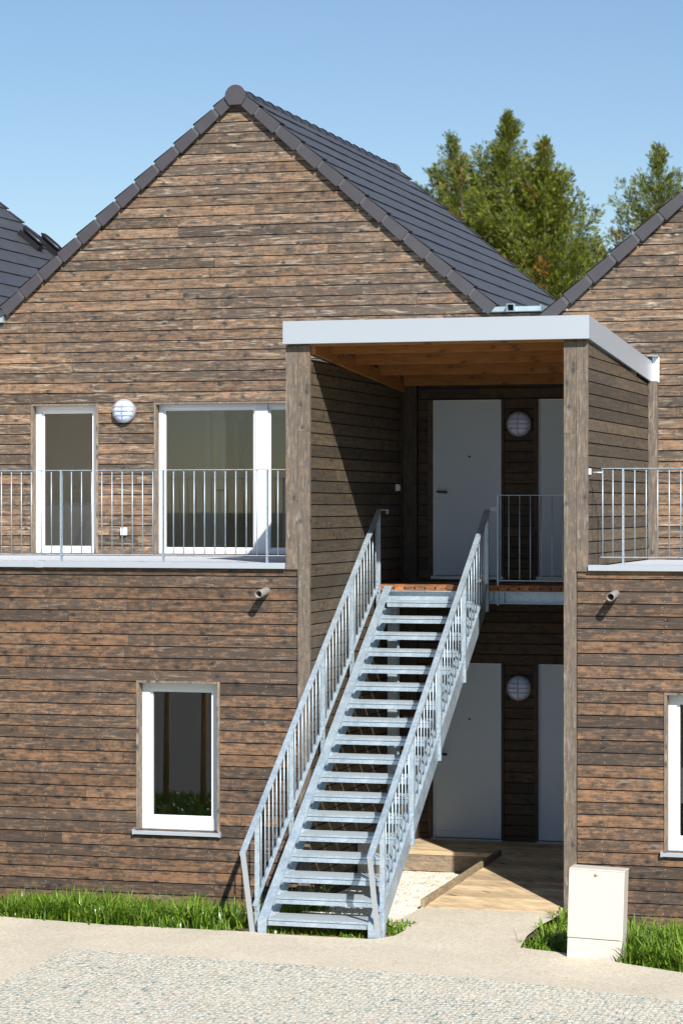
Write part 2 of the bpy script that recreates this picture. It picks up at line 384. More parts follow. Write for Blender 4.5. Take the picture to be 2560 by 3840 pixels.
# ------------------------------------------------------------------ roofs
def roof(parent, ax, cut_left=False):
    """tiled roof: courses of flat tiles on both slopes, verge tiles, ridge"""
    y0, y1 = YB - 0.06, YB + DEP
    ang = math.atan(SL); ca, sa = math.cos(ang), math.sin(ang)
    n = 12; LL = {-1: (3.27 if ax > 3 else 2.99) / ca, 1: 3.12 / ca}
    mb = MB(); rr = random.Random(int(ax * 10))
    for side in (-1, 1):
        Ls = LL[side]; g = Ls / n
        def Q(s, y, h):  # s down the slope from ridge, h normal height
            return (ax + side * (s * ca + h * sa), y, AZ + 0.09 - s * sa + h * ca)
        for k in range(n):
            s0, s1 = k * g - 0.02, (k + 1) * g
            y = y0 + 0.12
            tw = 0.30
            off = 0 if k % 2 else tw / 2
            ys = [y0 + 0.10]; t = y0 + 0.10 + off + tw * 0.5
            while t < y1 - 0.1: ys.append(t); t += tw
            ys.append(y1 - 0.02)
            for a, b in zip(ys[:-1], ys[1:]):
                j = rr.uniform(-0.002, 0.002); e = 0.002
                mb.hexa([Q(s0, a + e, 0.0 + j), Q(s0, b - e, 0.0 + j), Q(s1, b - e, 0.018 + j), Q(s1, a + e, 0.018 + j),
                         Q(s0, a + e, 0.014 + j), Q(s0, b - e, 0.014 + j), Q(s1, b - e, 0.032 + j), Q(s1, a + e, 0.032 + j)], 'tile')
        mb.hexa([Q(0, y0 + .1, -.03), Q(Ls - .02, y0 + .1, -.03), Q(Ls - .02, y1 - .05, -.03), Q(0, y1 - .05, -.03),
                 Q(0, y0 + .1, -.008), Q(Ls - .02, y0 + .1, -.008), Q(Ls - .02, y1 - .05, -.008), Q(0, y1 - .05, -.008)], 'back')
    rf = mb.build('roof', parent, (ax, YB + DEP / 2, AZ))
    # verge tiles at both ends
    for (ya, yb) in ((y0 - 0.012, y0 + 0.16), (y1 - 0.1, y1 + 0.01)):
        mb = MB()
        for side in (-1, 1):
            g = LL[side] / n
            def Q(s, y, h): return (ax + side * (s * ca + h * sa), y, AZ + 0.09 - s * sa + h * ca)
            for k in range(n):
                s0, s1 = k * g + (0.1 if k == 0 else 0.045), (k + 1) * g + 0.012
                hb = -0.104
                for (qa, qb, lo0, lo1) in ((ya, ya + 0.018, hb + .002, hb - .008), (ya, yb, 0.018, 0.032)):
                    mb.hexa([Q(s0, qa, lo0), Q(s1, qa, lo1), Q(s1, qb, lo1), Q(s0, qb, lo0),
                             Q(s0, qa, 0.030), Q(s1, qa, 0.052), Q(s1, qb, 0.052), Q(s0, qb, 0.030)], 'verge')
                if k: mb.hexa([Q(s0 - 0.05, ya + .010, hb + .016), Q(s0 + .02, ya + .010, hb + .016), Q(s0 + .02, ya + .05, hb + .016), Q(s0 - 0.05, ya + .05, hb + .016),
                         Q(s0 - 0.05, ya + .010, .018), Q(s0 + .02, ya + .010, .018), Q(s0 + .02, ya + .05, .018), Q(s0 - 0.05, ya + .05, .018)], 'verge_neck')
        mb.build('verge', rf, (ax, ya, AZ), bevel=0.004)
    # ridge tiles
    mb = MB(); zr = AZ + 0.012
    def half(yy, r, n_=10):
        pts = []
        for k in range(n_ + 1):
            t = math.pi * (-0.12 + 1.24 * k / n_)
            pts.append((ax + r * math.cos(t), yy, zr + r * math.sin(t) * 0.98))
        return pts
    y = y0 - 0.02; i = mb.mi('verge')
    while y < y1:
        a, b = y, min(y + 0.40, y1 + 0.02)
        prof = [(a, 0.122), (a + 0.05, 0.122), (a + 0.052, 0.113), (b, 0.110)]
        rings = [[mb.bm.verts.new(p) for p in half(yy, r)] for yy, r in prof]
        for u in range(3):
            for k in range(10):
                f = mb.bm.faces.new([rings[u][k], rings[u][k + 1], rings[u + 1][k + 1], rings[u + 1][k]]); f.material_index = i; f.smooth = u != 1
        y += 0.385
    for yy, d in ((y0 - 0.035, 0.015), (y1 + 0.01, 0.015)):
        sh = [(-.078, -.100), (.078, -.100), (.130, -.018), (.124, .045)] + [(.124 * math.cos(t), .012 + .124 * math.sin(t)) for t in [math.pi * (.18 + .64 * k / 9) for k in range(10)]] + [(-.124, .045), (-.130, -.018)]
        c = [mb.bm.verts.new((ax + p, yy, zr + q)) for p, q in sh]; c2 = [mb.bm.verts.new((ax + p, yy + d, zr + q)) for p, q in sh]
        N = len(sh)
        f = mb.bm.faces.new(c[::-1]); f.material_index = i
        f = mb.bm.faces.new(c2); f.material_index = i
        for k in range(N):
            f = mb.bm.faces.new([c[k], c[(k + 1) % N], c2[(k + 1) % N], c2[k]]); f.material_index = i
    mb.build('ridge', rf, (ax, YB, zr))
    return rf

def gl(ax): return lambda z: max(ax - HALF - 0.28, ax - (AZ + 0.0 - z) / SL)
def gr_(ax): return lambda z: min(ax + HALF + 0.28, ax + (AZ + 0.0 - z) / SL)

ZT = 3.25   # terrace floor level
def window(parent, name, x0, x1, z0, z1, y, bars=(), reveal=0.12, sill=True, fw=0.065, wood_m='wood_post', open_bottom=False, bottom=0.07):
    """white window in a wall whose face is at y; frame set back in a timber reveal"""
    mb = MB(); yf = y + reveal
    mb.box(x0, x0 + fw, yf, yf + 0.07, z0, z1, 'white'); mb.box(x1 - fw, x1, yf, yf + 0.07, z0, z1, 'white')
    mb.box(x0 + fw, x1 - fw, yf + .001, yf + 0.07, z1 - fw * 0.9, z1, 'white'); mb.box(x0 + fw, x1 - fw, yf + .001, yf + 0.07, z0, z0 + bottom, 'white')
    xs = [x0 + fw] + [c for b in bars for c in (b[0], b[1])] + [x1 - fw]
    for b in bars: mb.box(b[0], b[1], yf - 0.012, yf + 0.066, z0 + 0.002, z1 - 0.002, 'white')
    fr = mb.build('frame', None, ((x0 + x1) / 2, yf, z0), bevel=0.004)
    w = bpy.data.objects.new(name, None); COL.objects.link(w); w.parent = parent; w.location = Vector(((x0 + x1) / 2, yf, z0)) - PO(parent)
    fr.parent = w; fr.location = (0, 0, 0)
    sash = MB()
    for k in range(0, len(xs), 2):
        a, b = xs[k], xs[k + 1]; s = 0.028
        sash.box(a, a + s, yf + .022, yf + .062, z0 + bottom, z1 - fw * .9, 'white'); sash.box(b - s, b, yf + .022, yf + .062, z0 + bottom, z1 - fw * .9, 'white')
        sash.box(a + s, b - s, yf + .023, yf + .062, z0 + bottom, z0 + bottom + s, 'white'); sash.box(a + s, b - s, yf + .023, yf + .062, z1 - fw * .9 - s, z1 - fw * .9, 'white')
    sash.build('sash', w, ((x0 + x1) / 2, yf, z0))
    for k in range(0, len(xs), 2):
        g = MB(); g.box(xs[k] + .02, xs[k + 1] - .02, yf + .040, yf + .046, z0 + bottom + .015, z1 - fw * .9 - .015, 'glass')
        g.build('pane', w, ((xs[k] + xs[k + 1]) / 2, yf, (z0 + z1) / 2))
    t = MB()   # timber reveal boards
    t.box(x0 - 0.022, x0 + .004, y - 0.012, yf - .004, z0 + .001, z1 + 0.02, wood_m); t.box(x1 - .004, x1 + 0.022, y - 0.012, yf - .004, z0 + .001, z1 + 0.02, wood_m)
    t.box(x0 + .005, x1 - .005, y - 0.008, yf - .004, z1 - 0.004, z1 + 0.02, wood_m)
    t.build('reveal', w, ((x0 + x1) / 2, y, z0))
    if sill:
        s = MB()
        s.hexa([(x0 - .045, y - .05, z0 - .045), (x1 + .03, y - .05, z0 - .045), (x1 + .03, yf, z0 - .02), (x0 - .045, yf, z0 - .02),
                (x0 - .045, y - .05, z0 - .012), (x1 + .03, y - .05, z0 - .012), (x1 + .03, yf, z0 - .002), (x0 - .045, yf, z0 - .002)], 'alu')
        s.box(x0 - .052, x0 - .038, y - .053, y, z0 - .05, z0 + .006, 'alu'); s.box(x1 + .024, x1 + .038, y - .053, y, z0 - .05, z0 + .006, 'alu')
        s.build('sill', w, ((x0 + x1) / 2, y, z0))
    return w
def room(parent, x0, x1, y0, y1, z0, z1, m='room', name='room', extra=None):
    mb = MB(); t = 0.05
    mb.box(x0 - t, x0, y0, y1, z0, z1, m); mb.box(x1, x1 + t, y0, y1, z0, z1, m)
    mb.box(x0 - t, x1 + t, y1, y1 + t, z0, z1, m)
    mb.box(x0 - t, x1 + t, y0, y1 + t, z1, z1 + t, m)
    mb.box(x0 - t, x1 + t, y0, y1 + t, z0 - t, z0, 'room_floor')
    if extra: extra(mb)
    return mb.build(name, parent, ((x0 + x1) / 2, y1, z0))

# ================================================================== HOUSES
HG = 'timber clad houses in a row'
# ---- centre house
hc = thing('timber_house', 'timber house whose whole gable shows, its terrace left of the porch', 'house', (-2.04, 0, -0.4), HG)
ax = AX[1]
W1 = (-4.661, -3.829, 3.285, 5.076); W2 = (-3.070, -0.42, 3.285, 5.079)
D1 = (0.346, 1.157, 3.04, 5.085); D2 = (1.591, 2.402, 3.04, 5.085)
D3 = (0.346, 1.157, 0.0, 2.040); D4 = (1.591, 2.402, 0.0, 2.040)
XM = 1.38   # party line between centre and right house
def gxl(z): return gl(ax)(z) if z > 6.09 else ax - HALF - 0.28
def gxr(z): return gr_(ax)(z) if z > 6.09 else XM
mb = MB()
clad(mb, 'X', YB, -1, gxl, -0.13, ZT, 5.4, 'wood_gable', holes=[W1, W2], rng=random.Random(3))
clad(mb, 'X', YB, -1, gxl, gxr, 5.4, AZ + 0.01, 'wood_gable', rng=random.Random(4))
mb.build('wall', hc, (ax, YB, ZT))
# entrance wall inside the porch, upper and lower (part of the same facade)
mb = MB()
EW = [D1, D2]
clad(mb, 'X', YB, -1, 0.0, 2.64, 3.03, 5.4, 'wood_porch_shade', holes=[(D1[0] - .045, D1[1] + .026, 3.0, 5.085), (D2[0] - .03, D2[1] + .03, 3.0, 5.085)], rng=random.Random(5))
clad(mb, 'X', YB, -1, 0.0, 2.64, -0.06, 2.95, 'wood_porch_shade', holes=[(D3[0] - .045, D3[1] + .026, -0.1, 2.040), (D4[0] - .03, D4[1] + .03, -0.1, 2.040)], rng=random.Random(6))
for (z0, z1) in ((3.03, 5.085), (-0.05, 2.04)):
    for a, b in ((0.295, 0.344), (1.159, 1.190), (1.545, 1.589), (2.404, 2.44)):
        mb.box(a, b, YB - 0.022, YB + 0.06, z0, z1, 'wood_trim')
mb.build('entrance_wall', hc, (1.3, YB, 0))
# ground storey
LW = (-1.873, -1.000, 0.482, 2.018)
mb = MB()
clad(mb, 'X', YF, -1, ax - HALF - 0.28, -0.131, Z00, 3.21, 'wood_low', holes=[LW], rng=random.Random(8))
mb.build('ground_floor_wall', hc, (ax, YF, Z00))
mb = MB()
mb.box(ax - HALF - .28, -0.02, 0.03, 0.25, -0.9, Z00 - .004, 'concrete'); mb.box(ax - HALF - .28, 0.02, 0.3, 3.7, -0.9, -0.3, 'concrete')
mb.build('foundation', hc, (ax, 0.1, -0.9))
mb = MB()  # hidden core walls keep daylight out of the rooms' backs
mb.box(ax - HALF - .3, ax - HALF - .26, 0.05, YB + DEP, -0.4, 6.1, 'concrete'); mb.box(ax - HALF - .2, ax + HALF, YB + DEP - .1, YB + DEP, -0.4, 6.1, 'concrete')
mb.build('rear_wall', hc, (ax, YB + DEP, 0))
mb = MB()
mb.box(ax - HALF - .28, -0.262, 0.03, YB - 0.002, 3.16, ZT - .004, 'floor')
for k in range(10):      # floor slabs with joints
    a = -5.4 + k * 0.515
    for j in range(7):
        b = 0.05 + j * 0.53; mb.box(a + .004, min(a + .511, -0.262), b + .004, min(b + .526, YB - .01), ZT - .003, ZT + .008, 'floor')
tf = mb.build('terrace_floor', hc, (ax, 1.5, 3.16))
mb = MB()
mb.box(ax - HALF - .28, -0.262, -0.055, 0.06, 3.212, 3.272, 'alu')
mb.box(-3.02, -2.93, -0.059, 0.062, 3.209, 3.276, 'alu')
mb.build('terrace_edge', hc, (ax, 0, 3.24), bevel=0.004)
window(hc, 'french_window', *W1, YB, sill=False, reveal=0.10, fw=0.075, bottom=0.06)
window(hc, 'french_window', *W2, YB, bars=[(-1.855, -1.695)], sill=False, reveal=0.10, fw=0.055, bottom=0.05)
window(hc, 'window', *LW, YF, sill=True, reveal=0.11, fw=0.085, bottom=0.115)
def ex(mb):
    mb.box(-3.72, -3.20, 6.0, 6.1, 3.29, 5.72, 'room')                # back wall
    mb.box(-3.20, -3.13, 5.94, 6.1, 3.29, 5.72, 'white')              # corner of the partition, white so it looks lit
    mb.box(-3.13, -2.99, 6.05, 6.15, 3.29, 5.72, 'room')
    mb.box(-2.99, -2.94, 5.98, 6.02, 3.29, 4.97, 'white')             # open door, edge on
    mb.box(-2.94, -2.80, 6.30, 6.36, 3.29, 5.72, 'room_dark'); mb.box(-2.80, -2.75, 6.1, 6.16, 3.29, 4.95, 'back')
    mb.box(-2.75, -.5, 6.6, 6.66, 3.29, 5.72, 'room_dark'); mb.box(-3.05, -2.9, 5.94, 5.97, 4.05, 4.07, 'black')  # dark sheets stand in for the unlit room beyond the door
    mb.box(-2.75, -1.6, 6.5, 6.56, 4.93, 5.0, 'back')
room(hc, -3.72, -0.5, YB + 0.25, 7.8, 3.29, 5.75, 'room', 'living_room', ex)
def ex2(mb):
    mb.box(-5.29, -4.0, 5.0, 5.6, 3.29, 3.86, 'white'); mb.box(-5.29, -3.98, 4.97, 5.65, 3.86, 3.90, 'plastic'); mb.tube((-4.75, 5.3, 3.9), (-4.75, 5.3, 4.1), .012, 'steelbtn'); mb.tube((-4.75, 5.3, 4.1), (-4.62, 5.25, 4.13), .010, 'steelbtn')
room(hc, -5.3, -3.78, YB + 0.25, 5.7, 3.29, 5.75, 'room', 'kitchen', ex2)
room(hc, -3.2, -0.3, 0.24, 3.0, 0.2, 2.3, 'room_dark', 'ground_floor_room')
roof(hc, ax)

def door(parent, X0, X1, Z0, Z1, handle):
    d = MB(); y = YB + 0.035
    d.box(X0 + .012, X1 - .010, y, y + .045, Z0 + .012, Z1 - .014, 'door')
    d.box(X0 + .03, X1 - .03, y - .014, y, Z0 + .02, Z0 + .09, 'door')
    o = d.build('door', parent, ((X0 + X1) / 2, y, Z0), bevel=0.003)
    f = MB()
    f.box(X0 - .001, X0 + .010, y - .02, y + .06, Z0, Z1, 'white'); f.box(X1 - .008, X1 + .001, y - .02, y + .06, Z0, Z1, 'white')
    f.box(X0 + .010, X1 - .008, y - .018, y + .06, Z1 - .012, Z1, 'white'); f.box(X0 - .02, X1 + .02, y - .06, y + .03, Z0 - .03, Z0 + .006, 'alu')
    f.build('door_frame', o, ((X0 + X1) / 2, y, Z0))
    p = MB(); p.tube(((X0 + X1) / 2 + .02, y - .006, Z0 + 1.39), ((X0 + X1) / 2 + .02, y + .01, Z0 + 1.39), 0.013, 'black', 12)
    p.build('peephole', o, ((X0 + X1) / 2, y, Z0 + 1.39))
    if handle:
        h = MB(); hx = X0 + .052; hz = Z0 + 0.985
        h.box(hx - .019, hx + .019, y - .010, y - .001, hz - .145, hz + .09, 'plastic')
        h.tube((hx, y - .05, hz), (hx, y - .005, hz), .009, 'black', 10); h.bar((hx, y - .05, hz), (hx + .12, y - .05, hz - .008), .018, .026, 'black')
        h.tube((hx, y - .016, hz - .075), (hx, y - .005, hz - .075), .01, 'steelbtn', 10)
        h.build('handle', o, (hx, y, hz), bevel=0.003)
    return o
door(hc, *D1, True); door(hc, *D3, True)

# ---- right house
hr = thing('timber_house', 'timber house right of the porch, its gable cut by the photo edge', 'house', (4.62, 0, -0.4), HG)
ax = AX[2]
def rxl(z): return gl(ax)(z) if z > 6.09 else 2.90
mb = MB()
clad(mb, 'X', YB, -1, lambda z: XM, lambda z: XM + 0.62 if z < 6.09 else XM, 5.4, 6.09, 'wood_gable', rng=random.Random(11), joints=False)
clad(mb, 'X', YB, -1, 2.0, ax + HALF + .28, 5.4, 6.09, 'wood_gable', rng=random.Random(12))
clad(mb, 'X', YB, -1, 2.72, ax + HALF + .28, ZT, 5.4, 'wood_gable', rng=random.Random(13), holes=[(4.6, 6.6, 3.285, 5.08)])
clad(mb, 'X', YB, -1, lambda z: gl(ax)(z), lambda z: gr_(ax)(z), 6.09, AZ + .01, 'wood_gable', rng=random.Random(14))
mb.build('wall', hr, (ax, YB, ZT))
RW = (3.654, 4.55, 0.455, 2.000)
mb = MB()
clad(mb, 'X', YF, -1, 2.766, ax + HALF + .28, Z00, 3.21, 'wood_low', holes=[RW], rng=random.Random(15))
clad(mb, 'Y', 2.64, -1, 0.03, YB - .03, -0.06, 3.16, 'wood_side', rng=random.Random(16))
mb.build('ground_floor_wall', hr, (ax, YF, Z00))
mb = MB(); mb.box(2.72, ax + HALF + .28, 0.03, 0.25, -0.9, Z00 - .004, 'concrete'); mb.build('foundation', hr, (ax, 0.1, -.9))
mb = MB()
mb.box(ax + HALF + .26, ax + HALF + .30, 0.05, YB + DEP, -0.4, 6.1, 'concrete'); mb.box(ax - HALF + .1, ax + HALF + .2, YB + DEP - .1, YB + DEP, -.4, 6.1, 'concrete')
mb.build('rear_wall', hr, (ax, YB + DEP, 0))
mb = MB(); mb.box(2.885, ax + HALF + .28, 0.03, YB - .002, 3.16, ZT, 'floor'); mb.build('terrace_floor', hr, (ax, 1.5, 3.16))
mb = MB(); mb.box(2.882, ax + HALF + .28, -0.055, 0.06, 3.214, 3.272, 'alu'); mb.build('terrace_edge', hr, (ax, 0, 3.24), bevel=0.004)
window(hr, 'window', *RW, YF, sill=True, reveal=0.11, fw=0.085, bottom=0.115)
window(hr, 'french_window', 4.6, 6.6, 3.285, 5.08, YB, bars=[(5.5, 5.66)], sill=False, reveal=0.10, fw=0.055, bottom=.05)
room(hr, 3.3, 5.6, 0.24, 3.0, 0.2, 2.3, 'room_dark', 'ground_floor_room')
room(hr, 4.2, 7.2, YB + .25, 7.0, 3.29, 5.75, 'room', 'living_room')
roof(hr, ax)
door(hr, *D2, False); door(hr, *D4, False)

# ---- left house (only its roof is in view, the rest follows the row)
hl = thing('timber_house', 'house at the left edge showing only a dark tiled roof slope', 'house', (-8.7, 0, -0.4), HG)
ax = AX[0]
mb = MB()
clad(mb, 'X', YB, -1, lambda z: gl(ax)(z) if z > 6.09 else ax - HALF - .28, lambda z: gr_(ax)(z) if z > 6.09 else ax + HALF + .275, ZT, AZ + .01, 'wood_gable', rng=random.Random(21))
mb.build('wall', hl, (ax, YB, ZT))
mb = MB(); clad(mb, 'X', YF, -1, ax - HALF - .28, ax + HALF + .275, Z00, 3.21, 'wood_low', rng=random.Random(22)); mb.build('ground_floor_wall', hl, (ax, YF, Z00))
mb = MB(); mb.box(ax - HALF - .28, ax + HALF + .275, 0.03, YB, 3.16, ZT, 'floor'); mb.build('terrace_floor', hl, (ax, 1.5, 3.16))
roof(hl, ax)

# valley gutters between the roofs
for gx, lab in ((1.29, 'zinc box gutter in the valley above the porch roof'), (-5.37, 'zinc box gutter at the left photo edge, below the left roof')):
    g = thing('gutter', lab, 'gutter', (gx, YB, 6.09), 'zinc valley gutters')
    m1 = MB()
    m1.box(gx - .34, gx + .34, YB - .05, YB + DEP - .1, 6.092, 6.10, 'zinc'); m1.box(gx - .34, gx + .34, YB - .055, YB - .048, 6.098, 6.152, 'zinc')
    m1.box(gx - .34, gx - .333, YB - .05, YB + DEP - .1, 6.10, 6.17, 'zinc'); m1.box(gx + .333, gx + .34, YB - .05, YB + DEP - .1, 6.10, 6.17, 'zinc')
    m1.build('trough', g, (gx, YB, 6.09))
    m2 = MB(); a = gx - .0
    m2.box(a - .045, a - .038, YB - .13, YB - .056, 6.10, 6.17, 'zinc'); m2.box(a + .038, a + .045, YB - .13, YB - .056, 6.10, 6.17, 'zinc')
    m2.box(a - .045, a + .045, YB - .13, YB - .056, 6.09, 6.097, 'zinc'); m2.box(a - .045, a + .045, YB - .13, YB - .056, 6.171, 6.178, 'zinc'); m2.box(a - .037, a + .037, YB - .062, YB - .057, 6.098, 6.17, 'back')
    m2.build('spout', g, (gx, YB, 6.12))

# roof vents on the left roof
for i, (vx, vy, lab) in enumerate(((-7.44, 10.35, 'black roof vent cowl on the left roof, the nearer and lefthand one'), (-7.50, 11.0 - .55, 'black roof vent cowl on the left roof, nearer to the gable verge'))):
    vy = (10.0, 10.6)[i]; vx = (-7.36, -7.32)[i]
    v = thing('roof_vent', lab, 'vent', (vx, vy, AZ + 0.12 - SL * (vx - AX[0])), 'black vent cowls on the left roof')
    ang = math.atan(SL)
    for nm, sc, mm in (('cowl', 1, 'black'), ('base', 0, 'verge')):
        m1 = MB()
        if sc:
            rings = []; N = 12
            for k in range(9):
                t = k / 8; r = 0.062 * math.sqrt(max(0.02, 1 - (2 * t - 1) ** 4)); s = (t - .5) * 0.46
                c = Vector((vx + s * math.cos(ang) , vy, AZ + 0.12 - SL * (vx - AX[0]) - s * math.sin(ang))) + Vector((math.sin(ang), 0, math.cos(ang))) * 0.12
                rings.append([m1.bm.verts.new(c + Vector((math.sin(ang), 0, math.cos(ang))) * r * .7 * math.sin(q) + Vector((0, 1, 0)) * r * 1.3 * math.cos(q)) for q in [2 * math.pi * j / N for j in range(N)]])
            ii = m1.mi('black')
            for u in range(8):
                for j in range(N):
                    f = m1.bm.faces.new([rings[u][j], rings[u][(j + 1) % N], rings[u + 1][(j + 1) % N], rings[u + 1][j]]); f.material_index = ii; f.smooth = True
            m1.bm.faces.new(rings[0]).material_index = ii; m1.bm.faces.new(rings[-1][::-1]).material_index = ii
        else:
            c = Vector((vx, vy, AZ + 0.12 - SL * (vx - AX[0]))); d = Vector((math.cos(ang), 0, -math.sin(ang))); nn = Vector((math.sin(ang), 0, math.cos(ang)))
            m1.bar(c - d * .2 + nn * .01, c + d * .2 + nn * .01, .17, .14, 'black', up=nn)
        m1.build(nm, v, (vx, vy, AZ))

# ================================================================== PORCH
po = thing('entrance_porch', 'timber entrance porch with white edged flat roof, two doors up and two down', 'porch', (1.3, 0, -0.2))
def zs(y): return 5.50 - 0.066 * y        # underside of the sloping canopy
mb = MB()
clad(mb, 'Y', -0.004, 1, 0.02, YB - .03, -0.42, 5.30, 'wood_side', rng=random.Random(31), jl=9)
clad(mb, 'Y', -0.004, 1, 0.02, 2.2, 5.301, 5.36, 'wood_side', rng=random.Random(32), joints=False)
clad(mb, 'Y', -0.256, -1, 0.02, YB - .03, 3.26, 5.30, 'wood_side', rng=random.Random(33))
mb.box(-0.23, -0.03, 0.02, YB - .02, 3.1, 5.24, 'back')
mb.build('side_wall', po, (-0.1, 1.8, 0))
mb = MB()
topf = lambda y: zs(y) - .02
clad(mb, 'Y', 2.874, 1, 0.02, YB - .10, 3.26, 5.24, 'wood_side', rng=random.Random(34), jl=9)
# boards that follow the falling roof: cut by clip on length
for n in range(45, 47):
    za = Z00 + n * PITCH + GAP / 2; zb = za + PITCH - GAP
    ye0 = min(YB - .1, (5.50 - za) / 0.066 - .3); ye1 = min(YB - .1, (5.50 - zb) / 0.066 - .3)
    if ye1 > 0.1:
        for X0, X1 in ((2.854, 2.874),):
            mb.hexa([(X0, .02, za), (X1, .02, za), (X1, ye0, za), (X0, ye0, za), (X0, .02, zb), (X1, .02, zb), (X1, ye1, zb), (X0, ye1, zb)], 'wood_side')
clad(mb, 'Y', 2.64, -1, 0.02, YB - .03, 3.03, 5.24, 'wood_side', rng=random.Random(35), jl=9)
mb.box(2.69, 2.83, 0.02, YB - .02, 3.0, 5.235, 'back')
mb.build('side_wall', po, (2.75, 1.8, 3.0))
def plank(name, x0, x1, z0, z1, y0=-0.026, y1=0.018, m='wood_post', par=None):
    p = MB()
    if z1 - z0 > 3.5:
        zc = 4.62 if x0 < 1 else 4.58
        p.box(x0, x1, y0, y1, z0, zc - .001, m); p.box(x0, x1, y0 + .001, y1, zc + .001, z1, m)
    else: p.box(x0, x1, y0, y1, z0, z1, m)
    # nail heads
    rn = random.Random(int(x0 * 100)); z = z0 + .2
    while z < z1 - .05:
        for xx in (x0 + .02, x1 - .02):
            q = xx + rn.uniform(-.005, .005); p.box(q - .004, q + .004, y0 - .002, y0, z, z + .008, 'steelbtn')
        z += rn.uniform(.38, .55)
    return p.build(name, par or po, ((x0 + x1) / 2, 0, z0), bevel=0.003)
plank('corner_post', -0.256, -0.131, 3.207, 5.50)
plank('corner_post', -0.128, 0.000, -0.42, 5.50)
plank('corner_post', 2.634, 2.760, -0.24, 5.49)
plank('corner_post', 2.763, 2.876, 3.207, 5.49)
p = MB(); p.box(0.0, 0.175, YB - .10, YB - .003, -0.2, 5.25, 'wood_trim'); p.box(0.0, 0.012, YB - .16, YB - .1, 3.0, 5.25, 'wood_trim'); p.build('inner_post', po, (.1, YB, 0), bevel=.003)
p = MB(); p.box(2.874, 2.975, YB - .10, YB - .002, 3.25, 5.27, 'wood_post'); p.build('rear_post', po, (2.92, YB, 3.25), bevel=.003)
# canopy
mb = MB()
mb.box(-0.262, 2.905, -0.115, -0.095, 5.512, 5.745, 'alu')
mb.box(-0.262, 2.905, -0.095, -0.03, 5.512, 5.518, 'alu')
for X0, X1 in ((2.885, 2.905), (-0.262, -0.242)):
    ye = YB - .01
    mb.hexa([(X0, -.095, 5.512), (X1, -.095, 5.512), (X1, ye, 5.262), (X0, ye, 5.262), (X0, -.095, 5.745), (X1, -.095, 5.745), (X1, ye, 5.497), (X0, ye, 5.497)], 'alu')
mb.box(2.906, 2.985, YB - .012, YB - .004, 5.258, 5.56, 'white'); mb.box(2.86, 2.985, YB - .10, YB - .012, 5.55, 5.562, 'zinc')
for xx, zz in ((2.93, 5.535), (2.965, 5.535), (2.95, 5.29)): mb.tube((xx, YB - .017, zz), (xx, YB - .01, zz), .006, 'black', 8)
mb.build('fascia', po, (1.3, -.1, 5.5), bevel=0.002)
mb = MB()
mb.hexa([(-.24, -.09, 5.63), (2.88, -.09, 5.63), (2.88, YB, 5.39), (-.24, YB, 5.39), (-.24, -.09, 5.70), (2.88, -.09, 5.70), (2.88, YB, 5.455), (-.24, YB, 5.455)], 'zinc')
mb.build('roof_deck', po, (1.3, 1.8, 5.6))
mb = MB()
mb.hexa([(-.02, .02, 5.613), (2.66, .02, 5.613), (2.66, YB - .02, 5.375), (-.02, YB - .02, 5.375), (-.02, .02, 5.628), (2.66, .02, 5.628), (2.66, YB - .02, 5.39), (-.02, YB - .02, 5.39)], 'joist')
mb.build('soffit', po, (1.3, 1.8, 5.6))
for y in (-0.03, 0.60, 1.56, 2.55, 3.60):
    mb = MB(); zt = 5.62 - .0635 * y; zb = zs(y) - .012
    mb.box(0.0, 2.638, y, y + .045, zb, zt - .012, 'joist'); mb.build('joist', po, (1.3, y, zb), bevel=0.003)
mb = MB()
mb.hexa([(0.0, .02, zs(0) - .085), (.045, .02, zs(0) - .085), (.045, YB - .1, zs(YB) - .07), (0.0, YB - .1, zs(YB) - .07),
         (0.0, .02, zs(0) + .05), (.045, .02, zs(0) + .05), (.045, YB - .1, zs(YB) + .06), (0.0, YB - .1, zs(YB) + .06)], 'joist')
mb.build('ledger', po, (0, 1.8, 5.3))
# landing
mb = MB(); x = 0.003
while x < 2.63:
    x2 = min(x + .118, 2.638); mb.box(x, x2 - .003, 2.455, YB - .105, 2.918, 2.983, 'landing')
    mb.box(x2 - .018, x2 - .003, 2.452, 2.455, 2.935, 2.955, 'back'); x = x2
mb.build('landing_floor', po, (1.3, 2.5, 3.0))
mb = MB()
for (a, b, yy) in ((0.125, 2.636, 2.48), (0.01, 2.636, 3.4)):
    mb.box(a, b, yy + .03, yy + .036, 2.788, 2.908, 'galv'); mb.box(a, b, yy - .03, yy + .04, 2.908, 2.916, 'galv'); mb.box(a, b, yy - .03, yy + .04, 2.780, 2.788, 'galv')
for xx in (0.14, 1.35, 1.47): mb.box(xx, xx + .008, 2.453, 2.51, 2.788, 2.908, 'galv')
mb.build('landing_beam', po, (1.3, 1.27, 2.9))
for (xx, yy) in ((0.115, 2.60),):
    mb = MB(); w = .055
    mb.box(xx, xx + 2 * w, yy, yy + .006, -.35, 2.78, 'galv'); mb.box(xx, xx + 2 * w, yy + .1, yy + .106, -.35, 2.78, 'galv'); mb.box(xx + w - .003, xx + w + .003, yy + .006, yy + .1, -.35, 2.78, 'galv')
    mb.build('steel_column', po, (xx, yy, -.3))
